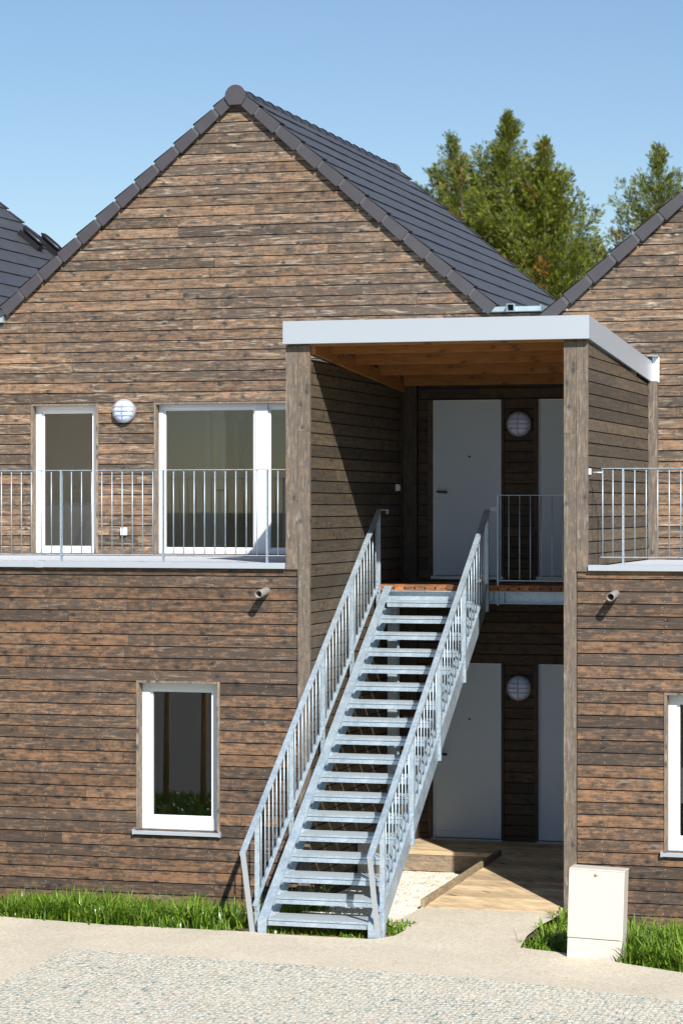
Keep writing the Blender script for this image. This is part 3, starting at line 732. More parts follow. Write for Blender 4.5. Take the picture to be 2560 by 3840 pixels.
# ================================================================== DECK AND RAMP
dk = thing('entrance_deck', 'pale timber deck with a sloping ramp in front of the lower doors', 'deck', (1.4, 2.5, -.2))
mb = MB()
for k in range(9):
    y = 2.78 + k * .112; mb.box(0.02, 2.636, y + .002, y + .110, -.045, -.006, 'deck')
mb.build('platform', dk, (1.3, 3.2, 0))
mb = MB()
mb.box(0.10, 1.36, 2.745, 2.778, -.052, -.010, 'deck'); mb.box(0.02, 1.36, 2.752, 2.777, -.235, -.054, 'deck_edge_face')
mb.build('edge_board', dk, (.7, 2.76, -.1))
def zr(y): return -.010 - (2.77 - y) / (2.77 + .20) * .146
mb = MB(); y = -.20
while y < 2.76:
    y2 = min(y + .112, 2.776); xl = 1.262 + (y + .2) / 2.97 * .12
    mb.hexa([(xl, y, zr(y) - .04), (2.633, y, zr(y) - .04), (2.633, y2 - .003, zr(y2) - .04), (xl, y2 - .003, zr(y2) - .04),
             (xl, y, zr(y)), (2.633, y, zr(y)), (2.633, y2 - .003, zr(y2)), (xl, y2 - .003, zr(y2))], 'deck'); y = y2
mb.build('ramp', dk, (1.9, 1.2, 0))
mb = MB()
a = (1.215, -.215); b = (1.365, 2.66)
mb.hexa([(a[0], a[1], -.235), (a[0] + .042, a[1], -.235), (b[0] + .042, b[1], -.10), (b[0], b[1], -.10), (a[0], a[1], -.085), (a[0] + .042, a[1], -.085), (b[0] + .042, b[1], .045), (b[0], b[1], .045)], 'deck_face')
mb.build('kerb_beam', dk, (1.3, 1.2, -.1), bevel=0.004)

# ================================================================== STAIR
ST = thing('outdoor_staircase', 'galvanised steel open staircase climbing from the path to the upper landing', 'staircase', (.218, 2.2, 0))
PH = .0; c_, s_ = math.cos(PH), math.sin(PH); RI, GO = .167, .253; ZTOP = 2.98; HR = .85; YB_, YT_ = -4.602, .235
def S3(lx, ly, z): return (.218 + lx * c_ + ly * s_, 2.2 - lx * s_ + ly * c_, z)
def nos(ly): return ZTOP - RI + ly * RI / GO
def sbox(mb, x0, x1, y0, y1, z0, z1, m):
    mb.hexa([S3(x0, y0, z0), S3(x1, y0, z0), S3(x1, y1, z0), S3(x0, y1, z0), S3(x0, y0, z1), S3(x1, y0, z1), S3(x1, y1, z1), S3(x0, y1, z1)], m)
def sslope(mb, x0, x1, ya, yb, o0, o1, m, fa=None):
    """prism following the stair slope, offsets o0..o1 above the nosing line"""
    mb.hexa([S3(x0, ya, fa if fa is not None else nos(ya) + o0), S3(x1, ya, fa if fa is not None else nos(ya) + o0), S3(x1, yb, nos(yb) + o0), S3(x0, yb, nos(yb) + o0),
             S3(x0, ya, nos(ya) + o1), S3(x1, ya, nos(ya) + o1), S3(x1, yb, nos(yb) + o1), S3(x0, yb, nos(yb) + o1)], m)
YF0 = -GO * 17 - .035
for x0, x1, web in ((-.091, -.003, -1), (.984, 1.072, 1)):
    mb = MB()
    h = .245
    wx = (x0, x0 + .008) if web < 0 else (x1 - .008, x1)
    yk = YF0 + .33
    sslope(mb, wx[0], wx[1], yk, .215, -h, .018, 'galv')
    sslope(mb, *( (wx[1], x1) if web < 0 else (x0, wx[0]) ), YF0, .215, .006, .018, 'galv')
    sslope(mb, *( (wx[1], x1) if web < 0 else (x0, wx[0]) ), yk, .215, -h, -h + .012, 'galv')
    mb.hexa([S3(wx[0], YF0, -.20), S3(wx[1], YF0, -.20), S3(wx[1], yk, -.20), S3(wx[0], yk, -.20), S3(wx[0], YF0, nos(YF0) + .018), S3(wx[1], YF0, nos(YF0) + .018), S3(wx[1], yk, nos(yk) + .018), S3(wx[0], yk, nos(yk) + .018)], 'galv')
    # front leg plate closing the foot
    sbox(mb, x0, x1, YF0 - .006, YF0, -.20, nos(YF0) + .016, 'galv')
    mb.build('stringer', ST, S3(x0, -2, 1.4), bevel=0.002)
for i in range(18):
    ly = -GO * i; z = ZTOP - RI * (i + 1); mb = MB()
    dpt = .322
    sbox(mb, 0.0, .981, ly + .004, ly + dpt, z - .010, z - .001, 'grating')
    sbox(mb, 0.0, .981, ly - .004, ly + .004, z - .022, z, 'galv')
    sbox(mb, 0.0, .981, ly + .001, ly + .005, z - .028, z - .022, 'back')
    sbox(mb, 0.0, .981, ly - .003, ly + .004, z - .068, z - .028, 'galv')
    sbox(mb, 0.0, .981, ly + dpt, ly + dpt + .004, z - .045, z, 'galv')
    sbox(mb, -.002, .004, ly + .004, ly + dpt, z - .065, z - .010, 'galv'); sbox(mb, .977, .983, ly + .004, ly + dpt, z - .065, z - .010, 'galv')
    mb.build('tread', ST, S3(.47, ly, z))
posts = [-4.16, -3.065, -1.97, -.875, .20]
for sx, (bx0, bx1) in ((-1, (-.183, -.124)), (1, (1.045, 1.105))):
    rl = bpy.data.objects.new('railing', None); COL.objects.link(rl); rl.parent = ST; rl.location = Vector(S3(bx0, -2, 1.5)) - PO(ST)
    mb = MB(); sslope(mb, bx0, bx1, YB_, YT_, HR - .008, HR + .002, 'galv'); sslope(mb, bx0 if sx < 0 else bx1 - .005, bx0 + .005 if sx < 0 else bx1, YB_, YT_, HR - .030, HR - .008, 'galv')
    # return of the handrail at the top
    q = YT_; sbox(mb, bx0, bx1 + (.07 if sx < 0 else .10), q, q + .05, nos(q) + HR - .01, nos(q) + HR, 'galv')
    sbox(mb, bx1 + (.055 if sx < 0 else .085), bx1 + (.07 if sx < 0 else .10), q - .01, q + .04, nos(q) + HR - .05, nos(q) + HR - .01, 'galv')
    mb.build('handrail', rl, S3(bx0, -2, 2.3))
    xm = (bx0 + bx1) / 2
    mb = MB()   # slanting end bar
    a0 = S3(bx0 + .004, YB_, nos(YB_) + HR - .005); b0 = S3(bx0 + .004, -4.30, -.20)
    w = .05
    mb.hexa([Vector(b0), Vector(b0) + Vector((w, 0, 0)), Vector(b0) + Vector((w, .012, 0)), Vector(b0) + Vector((0, .012, 0)),
             Vector(a0), Vector(a0) + Vector((w, 0, 0)), Vector(a0) + Vector((w, .012, .006)), Vector(a0) + Vector((0, .012, .006))], 'alu')
    mb.build('end_bar', rl, b0)
    mb = MB(); sslope(mb, xm - .022, xm + .022, -4.24, .18, .055, .065, 'galv'); sslope(mb, xm - .004, xm + .004, -4.24, .18, .025, .055, 'galv')
    mb.build('bottom_rail', rl, S3(xm, -2, 1.5))
    for p in posts:
        mb = MB(); zt = nos(p) + HR - .01; zb = max(nos(p) - .25, -.19)
        sbox(mb, xm - .024, xm + .024, p - .005, p + .005, zb, zt, 'galv')
        sbox(mb, (xm - .024) if sx < 0 else (xm + .016), (xm - .016) if sx < 0 else (xm + .024), p + .005, p + .03, zb, zt, 'galv')
        for dz in (.03, .17):
            if nos(p) - .22 + dz > -.15: 
                q = S3(xm, p, 0); mb.tube((q[0], q[1] - .012, nos(p) - .22 + dz), (q[0], q[1] - .004, nos(p) - .22 + dz), .011, 'steelbtn', 8)
        mb.build('post', rl, S3(xm, p, zb))
    for k in range(len(posts) - 1):
        for j in range(1, 9):
            p = posts[k] + (posts[k + 1] - posts[k]) * j / 9
            mb = MB(); mb.tube(S3(xm, p, nos(p) + .06), S3(xm, p, nos(p) + HR - .01), .0075, 'galv', 6)
            mb.build('baluster', rl, S3(xm, p, nos(p)))

# ================================================================== RAILINGS ON TERRACES AND LANDING
def rail(lab, x0, x1, y, zb, zt, bals, posts, post_bottom, extra=None, ext=0.0, grp='flat galvanised guard railings'):
    r = thing('balcony_railing', lab, 'railing', ((x0 + x1) / 2, y, zb), grp)
    m1 = MB(); m1.box(x0, x1, y - .018, y + .018, zt - .008, zt, 'galv'); m1.build('top_rail', r, ((x0 + x1) / 2, y, zt), bevel=.002)
    m1 = MB(); m1.box(x0 - .005, x1, y - .016, y + .016, zb - .004, zb + .005, 'galv'); m1.build('bottom_rail', r, ((x0 + x1) / 2, y, zb))
    for b in bals:
        m1 = MB(); m1.tube((b, y, zb + .005), (b, y, zt - .008), .0065, 'galv', 6); m1.build('baluster', r, (b, y, zb))
    for p in posts:
        m1 = MB(); m1.box(p - .008, p + .008, y - .022, y + .022, post_bottom, zt - .009, 'galv'); m1.build('post', r, (p, y, post_bottom))
    if extra: m1 = MB(); extra(m1); m1.build('bracket', r, (x0, y, zt))
    return r
px = [-2.737 - 1.137, -2.737, -1.600, -.463]
bl = []
for p in px:
    bl += [p + .1137 * k for k in range(1, 10) if p + .1137 * k < -.28]
bl += [px[0] - .1137 * k for k in range(1, 10)]
rail('long galvanised guard railing across the left terrace in front of the french windows', -5.0, -.262, 0.0, 3.346, 4.236, bl, px, 3.27)
px = [3.226, 3.226 + 1.137, 3.226 + 2.274, 3.226 + 3.411]
bl = [3.020, 3.122] + [p + .1137 * k for p in px[:3] for k in range(1, 10)]
rail('galvanised guard railing on the right terrace beside the porch wall', 3.008, 6.64, 0.0, 3.349, 4.232, bl, px, 3.27,
     extra=lambda m: (m.tube((2.915, 0.05, 4.19), (3.02, 0.0, 4.19), .006, 'white', 8), m.box(2.876, 2.893, .02, .08, 4.17, 4.23, 'white')))
rail('short galvanised guard railing on the landing before the second upper door', 1.395, 2.636, 2.49, 3.035, 3.980,
     [1.405 + .1205 * k for k in range(1, 11)], [1.405], 2.762, extra=lambda m: (m.box(1.32, 1.395, 2.485, 2.495, 3.815, 3.845, 'galv'),))

# ================================================================== WALL LAMPS, PIPES, BOXES
def lamp(x, z, y, lab):
    o = thing('wall_lamp', lab, 'wall lamp', (x, y, z), 'round caged bulkhead lamps')
    def disc(mb, prof, m, n=28):
        rings = []
        for (r, d) in prof:
            rings.append([mb.bm.verts.new((x + r * math.cos(t), y - d, z + r * math.sin(t))) for t in [2 * math.pi * k / n for k in range(n)]])
        i = mb.mi(m)
        for u in range(len(prof) - 1):
            for k in range(n):
                f = mb.bm.faces.new([rings[u][k], rings[u][(k + 1) % n], rings[u + 1][(k + 1) % n], rings[u + 1][k]]); f.material_index = i; f.smooth = True
        f = mb.bm.faces.new(rings[-1]); f.material_index = i
    mb = MB(); disc(mb, [(.142, 0.001), (.145, .04), (.140, .062), (.122, .068)], 'lamp_grey'); mb.build('base', o, (x, y, z))
    mb = MB(); disc(mb, [(.121, .066), (.112, .082), (.085, .097), (.045, .104), (.01, .106)], 'diffuser'); mb.build('diffuser', o, (x, y, z))
    mb = MB()
    def arc(horizontal, off):
        half = math.sqrt(max(0, .131 ** 2 - off ** 2)); pts = []
        for k in range(9):
            s = -1 + 2 * k / 8; d = .072 + .042 * (1 - s * s) * (1 - (off / .14) ** 2)
            pts.append((x + s * half, y - d, z + off) if horizontal else (x + off, y - d, z + s * half))
        for a, b in zip(pts[:-1], pts[1:]): mb.bar(a, b, .012, .010, 'lamp_grey', up=(0, 1, 0))
    for off in (-.052, 0, .052): arc(True, off)
    arc(False, 0)
    mb.build('cage', o, (x, y, z))
M['diffuser'] = simple('opal_glass', (0.58, 0.68, 1.0), 0.25)
M['lamp_grey'] = simple('lamp_grey_paint', (0.33, 0.34, 0.36), 0.45)
lamp(-3.465, 5.0, YB - .001, 'round caged wall lamp on the sunlit gable between the two french windows')
lamp(1.372, 4.80, YB - .001, 'round caged wall lamp in shade between the two upper doors')
lamp(1.372, 1.766, YB - .001, 'round caged wall lamp in shade between the two lower doors')
o = thing('wall_socket', 'small grey outdoor socket box low on the wall behind the left railing', 'socket', (-3.465, YB, 3.545))
mb = MB(); mb.box(-3.51, -3.43, YB - .045, YB - .002, 3.505, 3.60, 'plastic'); mb.build('box', o, (-3.47, YB, 3.5), bevel=.006)
mb = MB(); mb.box(-3.505, -3.435, YB - .056, YB - .045, 3.51, 3.575, 'white'); mb.build('cover', o, (-3.47, YB, 3.5), bevel=.004)
o = thing('light_switch', 'small white light switch on the shaded side wall of the porch', 'switch', (0, 3.44, 4.05))
mb = MB(); mb.box(-.004, .035, 3.39, 3.47, 4.03, 4.11, 'plastic'); mb.build('box', o, (.01, 3.43, 4.03), bevel=.004)
mb = MB(); mb.box(.035, .042, 3.405, 3.455, 4.045, 4.095, 'white'); mb.build('rocker', o, (.04, 3.43, 4.05))
for x, z, lab in ((-.471, 2.985, 'grey overflow pipe stub sticking out of the wall left of the porch'), (3.150, 2.990, 'grey overflow pipe stub sticking out of the wall right of the porch')):
    mb = MB(); mb.pipe((x, .02, z), (x - .012, -.235, z - .028), .040, .034, 'pipe', 18)
    tag(mb.build('overflow_pipe', None, (x, 0, z)), lab, 'pipe', 'overflow pipe stubs')

# meter cabinet, leaning a little
cb = thing('meter_cabinet', 'cream electric meter cabinet leaning slightly on the path before the right wall', 'cabinet', (3.17, -2.6, -0.165))
def cbx(mb, *a): mb.box(*a)
cx0, cx1, cy0, cy1 = 3.172, 3.672, -2.605, -2.375
parts = []
mb = MB(); mb.box(cx0 + .006, cx1 - .004, cy0 + .012, cy1, .010, .618, 'cream'); parts.append(('body', mb))
mb = MB(); mb.box(cx0, cx1 - .03, cy0, cy0 + .014, .016, .619, 'cream'); mb.box(cx0 - .002, cx1, cy0 + .015, cy1 + .005, .619, .632, 'cream'); parts.append(('door', mb))
mb = MB(); mb.box(cx0 + .002, cx1 - .006, cy0 + .004, cy1 - .004, -.30, .007, 'cream'); parts.append(('plinth', mb))
mb = MB(); mb.tube((cx0 + .24, cy0 - .010, .582), (cx0 + .24, cy0 + .001, .582), .012, 'brass', 10); mb.box(cx0 + .225, cx0 + .262, cy0 - .006, cy0 - .001, .575, .585, 'brass'); parts.append(('lock', mb))
mb = MB(); mb.box(cx0 + .012, cx0 + .09, cy0 - .003, cy0 - .0005, .04, .055, 'cream'); parts.append(('label_holder', mb))
lean = Matrix.Translation((cx0, cy0, 0)) @ Matrix.Rotation(math.radians(1.7), 4, 'Y') @ Matrix.Translation((-cx0, -cy0, 0))
for nm, mb in parts:
    for v in mb.bm.verts: v.co = lean @ v.co
    mb.build(nm, cb, (cx0, cy0, 0), bevel=.0035)

# small meter box under the stair
o = thing('utility_box', 'pale utility box standing in shadow behind the lower stair treads', 'box', (.12, 1.8, -.3))
mb = MB(); mb.box(.012, .235, 1.72, 1.88, -.32, .18, 'cream'); mb.build('body', o, (.12, 1.8, -.3), bevel=.004)
mb = MB(); mb.box(.02, .228, 1.708, 1.72, -.2, .14, 'cream'); mb.build('door', o, (.12, 1.7, -.2), bevel=.003)

# ================================================================== GROUND
def path_z(y): return -.165
def sst(t): t = min(1, max(0, t)); return t * t * (3 - 2 * t)
def gz(x, y):
    """height of the bare ground"""
    base = -.165 - .07 * sst((y + 1.2) / 1.5)
    dip = .22 * sst((y + 2.0) / 1.9)
    if 0.05 < x < 2.75: dip *= max(0.0, 0.0)
    k = sst((-.05 - x) / .25) if x < 1.4 else sst((x - 2.6) / .3)
    return base - .028 - dip * (k if -0.05 > x or x > 2.6 else 0)
mb = MB(); bm = mb.bm; i = mb.mi('soil')
xs = [-1500, -400, -120, -40, -20, -12, -9, -7] + [-6 + .25 * k for k in range(0, 61)] + [10, 14, 20, 40, 120, 400, 1500]
ys = [-1500, -400, -120, -60, -40, -25, -18, -14, -12, -10, -8.5, -7, -6, -5, -4, -3.3] + [-3 + .25 * k for k in range(0, 25)] + [3.5, 4, 8, 12, 30, 60, 150, 400, 1500]
V = [[bm.verts.new((x, y, gz(x, y))) for x in xs] for y in ys]
for a in range(len(ys) - 1):
    for b in range(len(xs) - 1): 
        f = bm.faces.new([V[a][b], V[a][b + 1], V[a + 1][b + 1], V[a + 1][b]]); f.smooth = True
struct(mb.build('ground'))
def sheet(name, pts, m, dz, kind='structure', sub=1.0):
    """flat polygon laid on the path plane"""
    mb = MB(); mb.poly([(x, y, path_z(y) + dz) for x, y in pts], m); return struct(mb.build(name), kind)
# concrete path with ragged grass edge
edge = []
x = -14.0
re = random.Random(5)
E0 = [(-14, -1.75), (-2.6, -1.92), (-1.4, -2.10), (.13, -2.09)]
E = E0 + [(.26, -2.16), (1.26, -2.17), (1.40, -1.95), (1.42, -1.6), (1.20, -1.35), (1.21, -.9), (1.225, -.205), (2.634, -.205), (2.64, -.45), (2.60, -1.0), (2.60, -1.6), (2.66, -2.25), (3.13, -2.42), (3.74, -2.80), (4.28, -3.09), (8.0, -4.2), (16.0, -4.6)]
E = [(x + re.uniform(-.008, .008), y + re.uniform(-.01, .01)) for x, y in E]
mbp = MB()
pts = E + [(16, -13.9), (-2.3, -13.9), (-2.5, -5.0), (-3.0, -3.2), (-14, -3.1)]
f = mbp.poly([(x, y, path_z(y)) for x, y in pts], 'agg')
struct(mbp.build('path'))
sheet('gravel_grid', [(-1.10, -7.4), (-1.13, -6.4), (-1.164, -5.178), (-1.205, -4.5), (-1.24, -3.62), (-1.20, -3.50), (-1.12, -3.452), (-.5, -3.50), (.311, -3.593), (1.4, -3.69), (2.425, -3.812), (3.4, -4.04), (4.469, -4.361), (8, -5.3), (12, -6.5), (12, -13), (-1.0, -13)], 'gridgravel', .004)
# path joint
mb = MB(); mb.poly([(2.76, -3.86, -.161), (2.78, -3.86, -.161), (2.93, -2.75, -.161), (2.915, -2.75, -.161)], 'agg2')
M['agg2'] = simple('path_joint', (0.62, 0.58, 0.50), .9, 0, .1, 30)
struct(mb.build('path_joint'))
# white gravel bed and red earth near the stair foot
mb = MB(); pts = [(.02, -1.75), (.6, -1.9), (1.3, -1.62), (1.42, -1.5), (1.30, -.9), (1.255, -.28), (1.36, 2.70), (1.36, 2.9), (.02, 2.9)]

GB = lambda y: -.180 - .065 * sst((y + 1.2) / 3.0)
NX, NY = 14, 40
gv = [[mb.bm.verts.new((.02 + (1.20 + .12 * j / NY) * i / NX, -1.35 + 4.25 * j / NY - (.16 * math.sin(i * .8) if j == 0 else 0), GB(-1.35 + 4.25 * j / NY) + R.uniform(-.006, .006))) for i in range(NX + 1)] for j in range(NY + 1)]
gi = mb.mi('gravel')
for j in range(NY):
    for i in range(NX):
        if .02 + 1.36 * (i + 1) / NX > 1.30 - .0 and -.3 < -1.7 + 4.6 * j / NY: 
            pass
        fc = mb.bm.faces.new([gv[j][i], gv[j][i + 1], gv[j + 1][i + 1], gv[j + 1][i]]); fc.material_index = gi
struct(mb.build('gravel_bed'))
mb = MB(); pts = [(.10, -2.13), (1.46, -2.15), (1.50, -1.5), (1.25, -1.0), (.02, -1.0), (.02, -2.1)]
mb.poly([(x, y, path_z(y) - .020) for x, y in pts], 'earth'); struct(mb.build('earth_strip'))
# road and lawn in front of the houses, outside the picture (seen mirrored in the windows)
mb = MB(); mb.poly([(-60, -40, -.158), (-2.6, -40, -.158), (-2.6, -8.2, -.158), (-60, -8.2, -.158)], 'asphalt')
bmesh.ops.triangulate(mb.bm, faces=mb.bm.faces)
struct(mb.build('road'))
# loose pebbles scattered over path edge, beds
def pebble_scatter(name, n, fn, smin, smax, m, seed):
    rr = random.Random(seed); mb = MB(); i = mb.mi(m)
    for _ in range(n):
        x, y, z = fn(rr); s = rr.uniform(smin, smax)
        vs = [mb.bm.verts.new((x + s * a * rr.uniform(.7, 1.2), y + s * b * rr.uniform(.7, 1.2), z + s * c * .6)) for a, b, c in ((1, 0, 0), (0, 1, 0), (-1, 0, 0), (0, -1, 0), (0, 0, 1))]
        for k in range(4):
            f = mb.bm.faces.new([vs[k], vs[(k + 1) % 4], vs[4]]); f.material_index = i
    return mb.build(name)
M['peb'] = grassmat('pebble_stone', (0.50, 0.44, 0.33), (0.70, 0.64, 0.52), (0.86, 0.83, 0.75), 0.0, 0.9)
def fbed(rr):
    x = rr.uniform(.03, 1.34); y = rr.uniform(-1.35, 2.74); x = rr.uniform(.03, 1.20 + .12 * (y + 1.35) / 4.25); return x, y, GB(y) - .002
o = pebble_scatter('loose_gravel', 9000, fbed, .008, .020, 'peb', 3); tag(o, 'loose white pebbles in the bed between stair and ramp', 'gravel', kind='stuff')

# ------------------------------------------------------------------ grass
def blades(name, n, fn, hmin, hmax, lab, seed, w=.0078, m='grass'):
    rr = random.Random(seed); mb = MB(); bm = mb.bm; i = mb.mi(m)
    for _ in range(n):
        x, y, z, hs = fn(rr); h = rr.uniform(hmin, hmax) * hs; a = rr.uniform(0, 2 * math.pi); lean = rr.uniform(.15, 1.1) * h
        dx, dy = math.cos(a), math.sin(a); ww = w * rr.uniform(.6, 1.4)
        sx, sy = -dy * ww, dx * ww
        pts = []
        for t, wd in ((0, 1), (.45, .95), (.8, .6)):
            b = lean * t * t; zz = z + h * (t - .28 * t * t * (lean / h))
            pts.append((bm.verts.new((x + dx * b - sx * wd, y + dy * b - sy * wd, zz)), bm.verts.new((x + dx * b + sx * wd, y + dy * b + sy * wd, zz))))
        tip = bm.verts.new((x + dx * lean, y + dy * lean, z + h * (1 - .34 * lean / h)))
        for u in range(2): bm.faces.new([pts[u][0], pts[u][1], pts[u + 1][1], pts[u + 1][0]])
        bm.faces.new([pts[2][0], pts[2][1], tip])
    for f in bm.faces: f.smooth = True
    me = bpy.data.meshes.new(name); bm.to_mesh(me); bm.free(); me.materials.append(M[m])
    o = bpy.data.objects.new(name, me); COL.objects.link(o)
    tag(o, lab, 'grass', kind='stuff'); return o
def tufts(x0, x1, yfun, y1, n, seed, dens=None):
    rr = random.Random(seed)
    T = []
    while len(T) < n:
        x = rr.uniform(x0, x1); ya = yfun(x); y = ya + (y1 - ya) * (rr.random() ** 1.25)
        if dens and rr.random() > dens(x, y): continue
        T.append((x, y, rr.uniform(.45, 1.35) ** 1.3))
    def fn(r):
        x, y, s = r.choice(T); x += r.gauss(0, .05); y += r.gauss(0, .05); 
        return x, min(y, -.03), gz(x, min(y, -.03)) - .01, s * (.6 if 2.6 < x < 3.1 else 1)
    return fn
def yl(x):
    if x < -2.6: return -1.84
    if x < -1.4: return -1.84 - (x + 2.6) / 1.2 * .17
    return -2.01
fr_ = lambda x, y: 1.0 if x < -.9 else max(.25, 1 - (x + .9) * .9)
blades('grass', 27000, tufts(-5.6, .30, yl, -.1, 560, 1, fr_), .10, .28, 'long green grass along the foot of the left wall', 2)
def yr(x):
    if x < 3.74: return -2.25 + (3.1 - x) * .1
    return -2.68 - (x - 3.74) * .55
def dr(x, y):
    if x < 2.97: return 0.0 if (y < -2.0 and x < 2.75) else 1
    return 1.0
blades('grass', 20000, tufts(2.68, 6.2, yr, -.1, 620, 3, dr), .11, .26, 'long green grass along the foot of the right wall beside the cabinet', 4)
def fweed(r):
    for _ in range(50):
        x = r.uniform(.12, 1.42); y = r.uniform(-2.08, -1.15)
        if x < 1.2 or y > -1.9: break
    return x, y, path_z(y) - .02, r.uniform(.5, 1.2)
blades('weeds', 1500, fweed, .03, .09, 'sparse low weeds under the lowest stair tread', 6, .008)
def flawn(r):
    x = r.uniform(-9, -3.1); y = r.uniform(-8.0, -3.6); return x, y, gz(x, y), r.uniform(.6, 1.2)
blades('lawn', 16000, flawn, .08, .2, 'rough lawn across the path, mirrored in the lower left window', 8, .008)

# ================================================================== TREES
def conifer(x, y, ztip, rb, seed, lab, nb=150, brown=0.1, zb=0.5, sway=0.0):
    rr = random.Random(seed); base = gz(x, y)
    t = thing('conifer_tree', lab, 'tree', (x, y, base), 'tall conifers behind the houses')
    mb = MB(); segs = 14; H = ztip - base
    def trunk(z): 
        u = (z - base) / H; return Vector((x + sway * math.sin(u * 3.0), y, z))
    for k in range(segs):
        a, b = base + H * k / segs, base + H * (k + 1) / segs
        mb.tube(trunk(a), trunk(b), .17 * (1 - k / segs) + .012, 'trunk', 7, .17 * (1 - (k + 1) / segs) + .008, cap=False)
    sprays = []
    def spray(p, d, ln, br):
        sprays.append((p, d, ln, br))
    for k in range(nb):
        u = (k + rr.random()) / nb; u = u ** .62
        z = base + zb + (H - zb) * u
        w = (1 - u)
        rad = min(rb, .04 + .335 * (ztip - z) ** 1.14) * rr.choice((.5, .75, .95, 1.05, 1.25)) * rr.uniform(.85, 1.1) + .05
        a = rr.uniform(0, 2 * math.pi); up = .30 + .65 * u + rr.uniform(-.1, .2) + (1.1 if ztip - z < 1.0 else 0)
        d = Vector((math.cos(a), math.sin(a), up)).normalized()
        p0 = trunk(z - rad * .15); ln = rad / max(.35, math.sqrt(d.x ** 2 + d.y ** 2))
        ln = min(ln, rad * 1.6)
        br = 1 if rr.random() < brown * (1.6 if u < .72 else .25) else 0
        # limb
        p1 = p0 + d * ln * .55 + Vector((0, 0, -.04 * ln)); p2 = p0 + d * ln + Vector((0, 0, .10 * ln))
        mb.tube(p0, p1, .010 + .012 * w, 'trunk', 4, .009, cap=False); mb.tube(p1, p2, .009, 'trunk', 4, .003, cap=False)
        ns = int(2 + ln * 80)
        for q in range(ns):
            v = rr.uniform(.12, 1.0) ** .75
            c = (p0.lerp(p1, v / .55) if v < .55 else p1.lerp(p2, (v - .55) / .45))
            sd = Vector((rr.gauss(0, 1), rr.gauss(0, 1), rr.gauss(.25, .8))).normalized()
            dd = (d * rr.uniform(.5, 1.1) + sd * .75).normalized()
            off = sd * rr.uniform(0, .26) * (1.15 - .5 * v) * (0.5 + ln * .35)
            spray(c + off, dd, rr.uniform(.08, .22) * (1.0 if u < .9 else .8), br)
    # leader shoots
    for q in range(30):
        zz = ztip - rr.uniform(0, .8); a = rr.uniform(0, 6.28)
        spray(trunk(zz), Vector((math.cos(a), math.sin(a), rr.uniform(1.3, 3.2))).normalized(), rr.uniform(.08, .17), 0)
    mb.build('trunk', t, (x, y, base))
    bm = bmesh.new(); lay = bm.verts.layers.float_color.new('brown')
    for (p, d, ln, br) in sprays:
        s = d.cross(Vector((rr.gauss(0, 1), rr.gauss(0, 1), rr.gauss(0, 1)))).normalized(); b = br * rr.uniform(.5, 1) if rr.random() > .12 else rr.uniform(0, .5) * (1 if brown > .08 else .5)
        root = bm.verts.new(p); vs = [root]
        def V(q): v = bm.verts.new(q); vs.append(v); return v
        tip = V(p + d * ln)
        m1 = V(p + d * ln * .55 + s * ln * .07); m2 = V(p + d * ln * .55 - s * ln * .07)
        bm.faces.new([root, m1, tip, m2])
        for sg in (-1, 1):
            for f0 in (.15, .42, .66):
                l2 = ln * (.50 - .32 * f0); r2 = V(p + d * ln * f0); e = V(p + d * (ln * f0 + l2 * .80) + s * sg * l2 * .75)
                k1 = V(p + d * (ln * f0 + l2 * .25) + s * sg * l2 * .55); bm.faces.new([root if f0 == .15 else r2, k1, e]) if f0 == .15 else bm.faces.new([r2, k1, e])
        for v in vs: v[lay] = (b, b, b, 1)
    bmesh.ops.delete(bm, geom=[v for v in bm.verts if not v.link_faces], context='VERTS')
    me = bpy.data.meshes.new('crown'); bm.to_mesh(me); bm.free(); me.materials.append(M['thuja'])
    c = bpy.data.objects.new('crown', me); COL.objects.link(c); c.parent = t; c.location = -Vector(t.location)
    return t
conifer(-7.85, 45, 14.75, 2.9, 1, 'tallest conifer, its spire in the middle of the group behind the roof', 400, .04, 2.0, .1)
conifer(-9.70, 46, 14.35, 1.8, 2, 'slim conifer spire at the left of the group, nearest the roof slope', 200, .06, 3.0, .05)
conifer(-8.90, 44, 13.45, 1.7, 3, 'lower thin conifer between the left spire and the tallest one', 180, .08, 3.0)
conifer(-6.60, 44, 13.85, 2.6, 4, 'broad conifer right of the tallest one, its bare leader showing', 330, .06, 2.0, .06)
conifer(-5.35, 46, 11.0, 1.3, 5, 'low browning conifer in the dip between group and right gable', 170, .45, 2.0)
conifer(-3.75, 46, 13.85, 2.3, 6, 'single conifer rising behind the right gable verge', 200, .08, 2.0, .05)
conifer(-2.3, 47, 12.3, 1.5, 7, 'conifer mostly hidden by the right gable at the edge of the photo', 110, .1, 2.0)

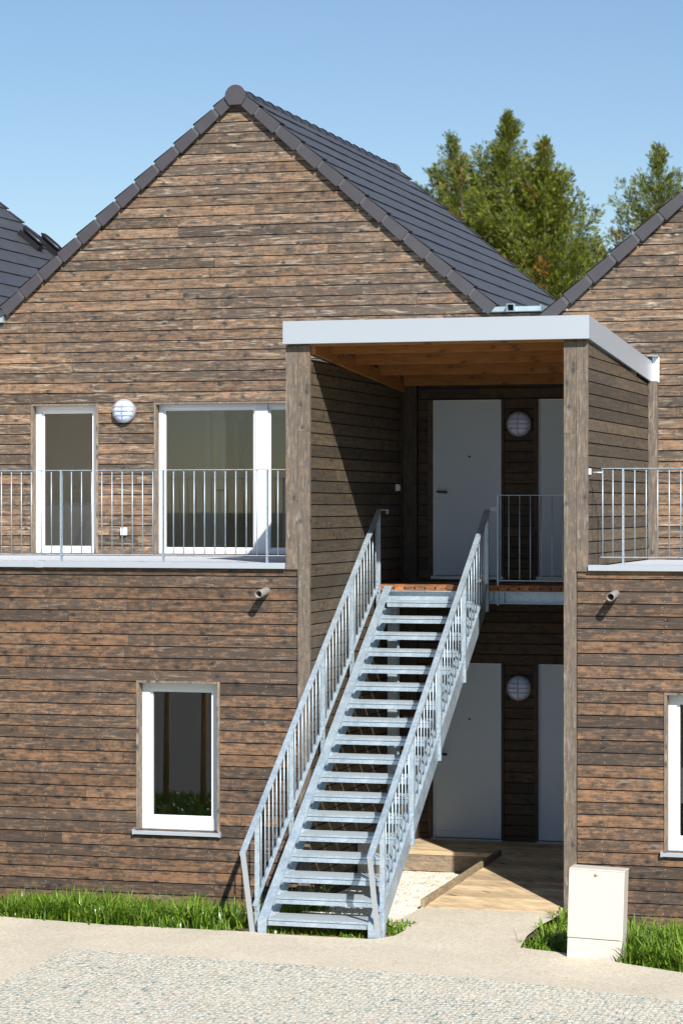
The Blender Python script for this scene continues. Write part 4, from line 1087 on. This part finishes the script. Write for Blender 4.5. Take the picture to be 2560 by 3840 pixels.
for x, y, lab in ((-3.32, -5.9, 'nearer round timber stake in the lawn, mirrored in the lower left window'), (-3.83, -5.9, 'farther round timber stake in the lawn, mirrored in the lower left window')):
    mb = MB(); mb.tube((x, y, 0), (x + .03, y, 2.6), .04, 'stake', 12, .035); tag(mb.build('timber_stake', None, (x, y, gz(x, y))), lab, 'stake', 'timber stakes')

# ================================================================== SKY, SUN, CAMERA
w = bpy.data.worlds.new('World'); SC.world = w; w.use_nodes = True
nt = w.node_tree; bg = nt.nodes['Background']
sky = nt.nodes.new('ShaderNodeTexSky'); sky.sky_type = 'NISHITA'; sky.sun_disc = False
D = Vector((-.65, 1.0, -.91)).normalized()
el = math.asin(-D.z); az = math.atan2(-D.x, -D.y)
sky.sun_elevation = el; sky.sun_rotation = az; sky.air_density = 1.0; sky.dust_density = 0.15; sky.ozone_density = 2.6; sky.altitude = 100
hs = nt.nodes.new('ShaderNodeHueSaturation'); hs.inputs['Saturation'].default_value = 1.06; hs.inputs['Hue'].default_value = 0.502
nt.links.new(sky.outputs[0], hs.inputs['Color']); nt.links.new(hs.outputs[0], bg.inputs[0]); bg.inputs[1].default_value = 0.080
ld = bpy.data.lights.new('sun', 'SUN'); ld.energy = 5.0; ld.angle = math.radians(.53); ld.color = (1, .965, .91)
lo = bpy.data.objects.new('sun', ld); COL.objects.link(lo); lo.rotation_euler = D.to_track_quat('-Z', 'Y').to_euler(); lo.location = (8, -12, 14)
cam = bpy.data.cameras.new('camera'); co = bpy.data.objects.new('camera', cam); COL.objects.link(co)
co.location = (7.566, -25.07, 3.85); co.rotation_euler = (math.radians(90), 0, math.radians(16.1))
cam.sensor_fit = 'HORIZONTAL'; cam.sensor_width = 24; cam.lens = 90; cam.shift_y = -20 / 2560; cam.clip_end = 5000; cam.clip_start = .5
SC.camera = co
vs = SC.view_settings; vs.view_transform = 'Standard'; vs.look = 'None'; vs.exposure = 0.45; vs.gamma = 1.0
SC.cycles.max_bounces = 8; SC.cycles.transparent_max_bounces = 12
try: SC.cycles.use_denoising = True
except Exception: pass
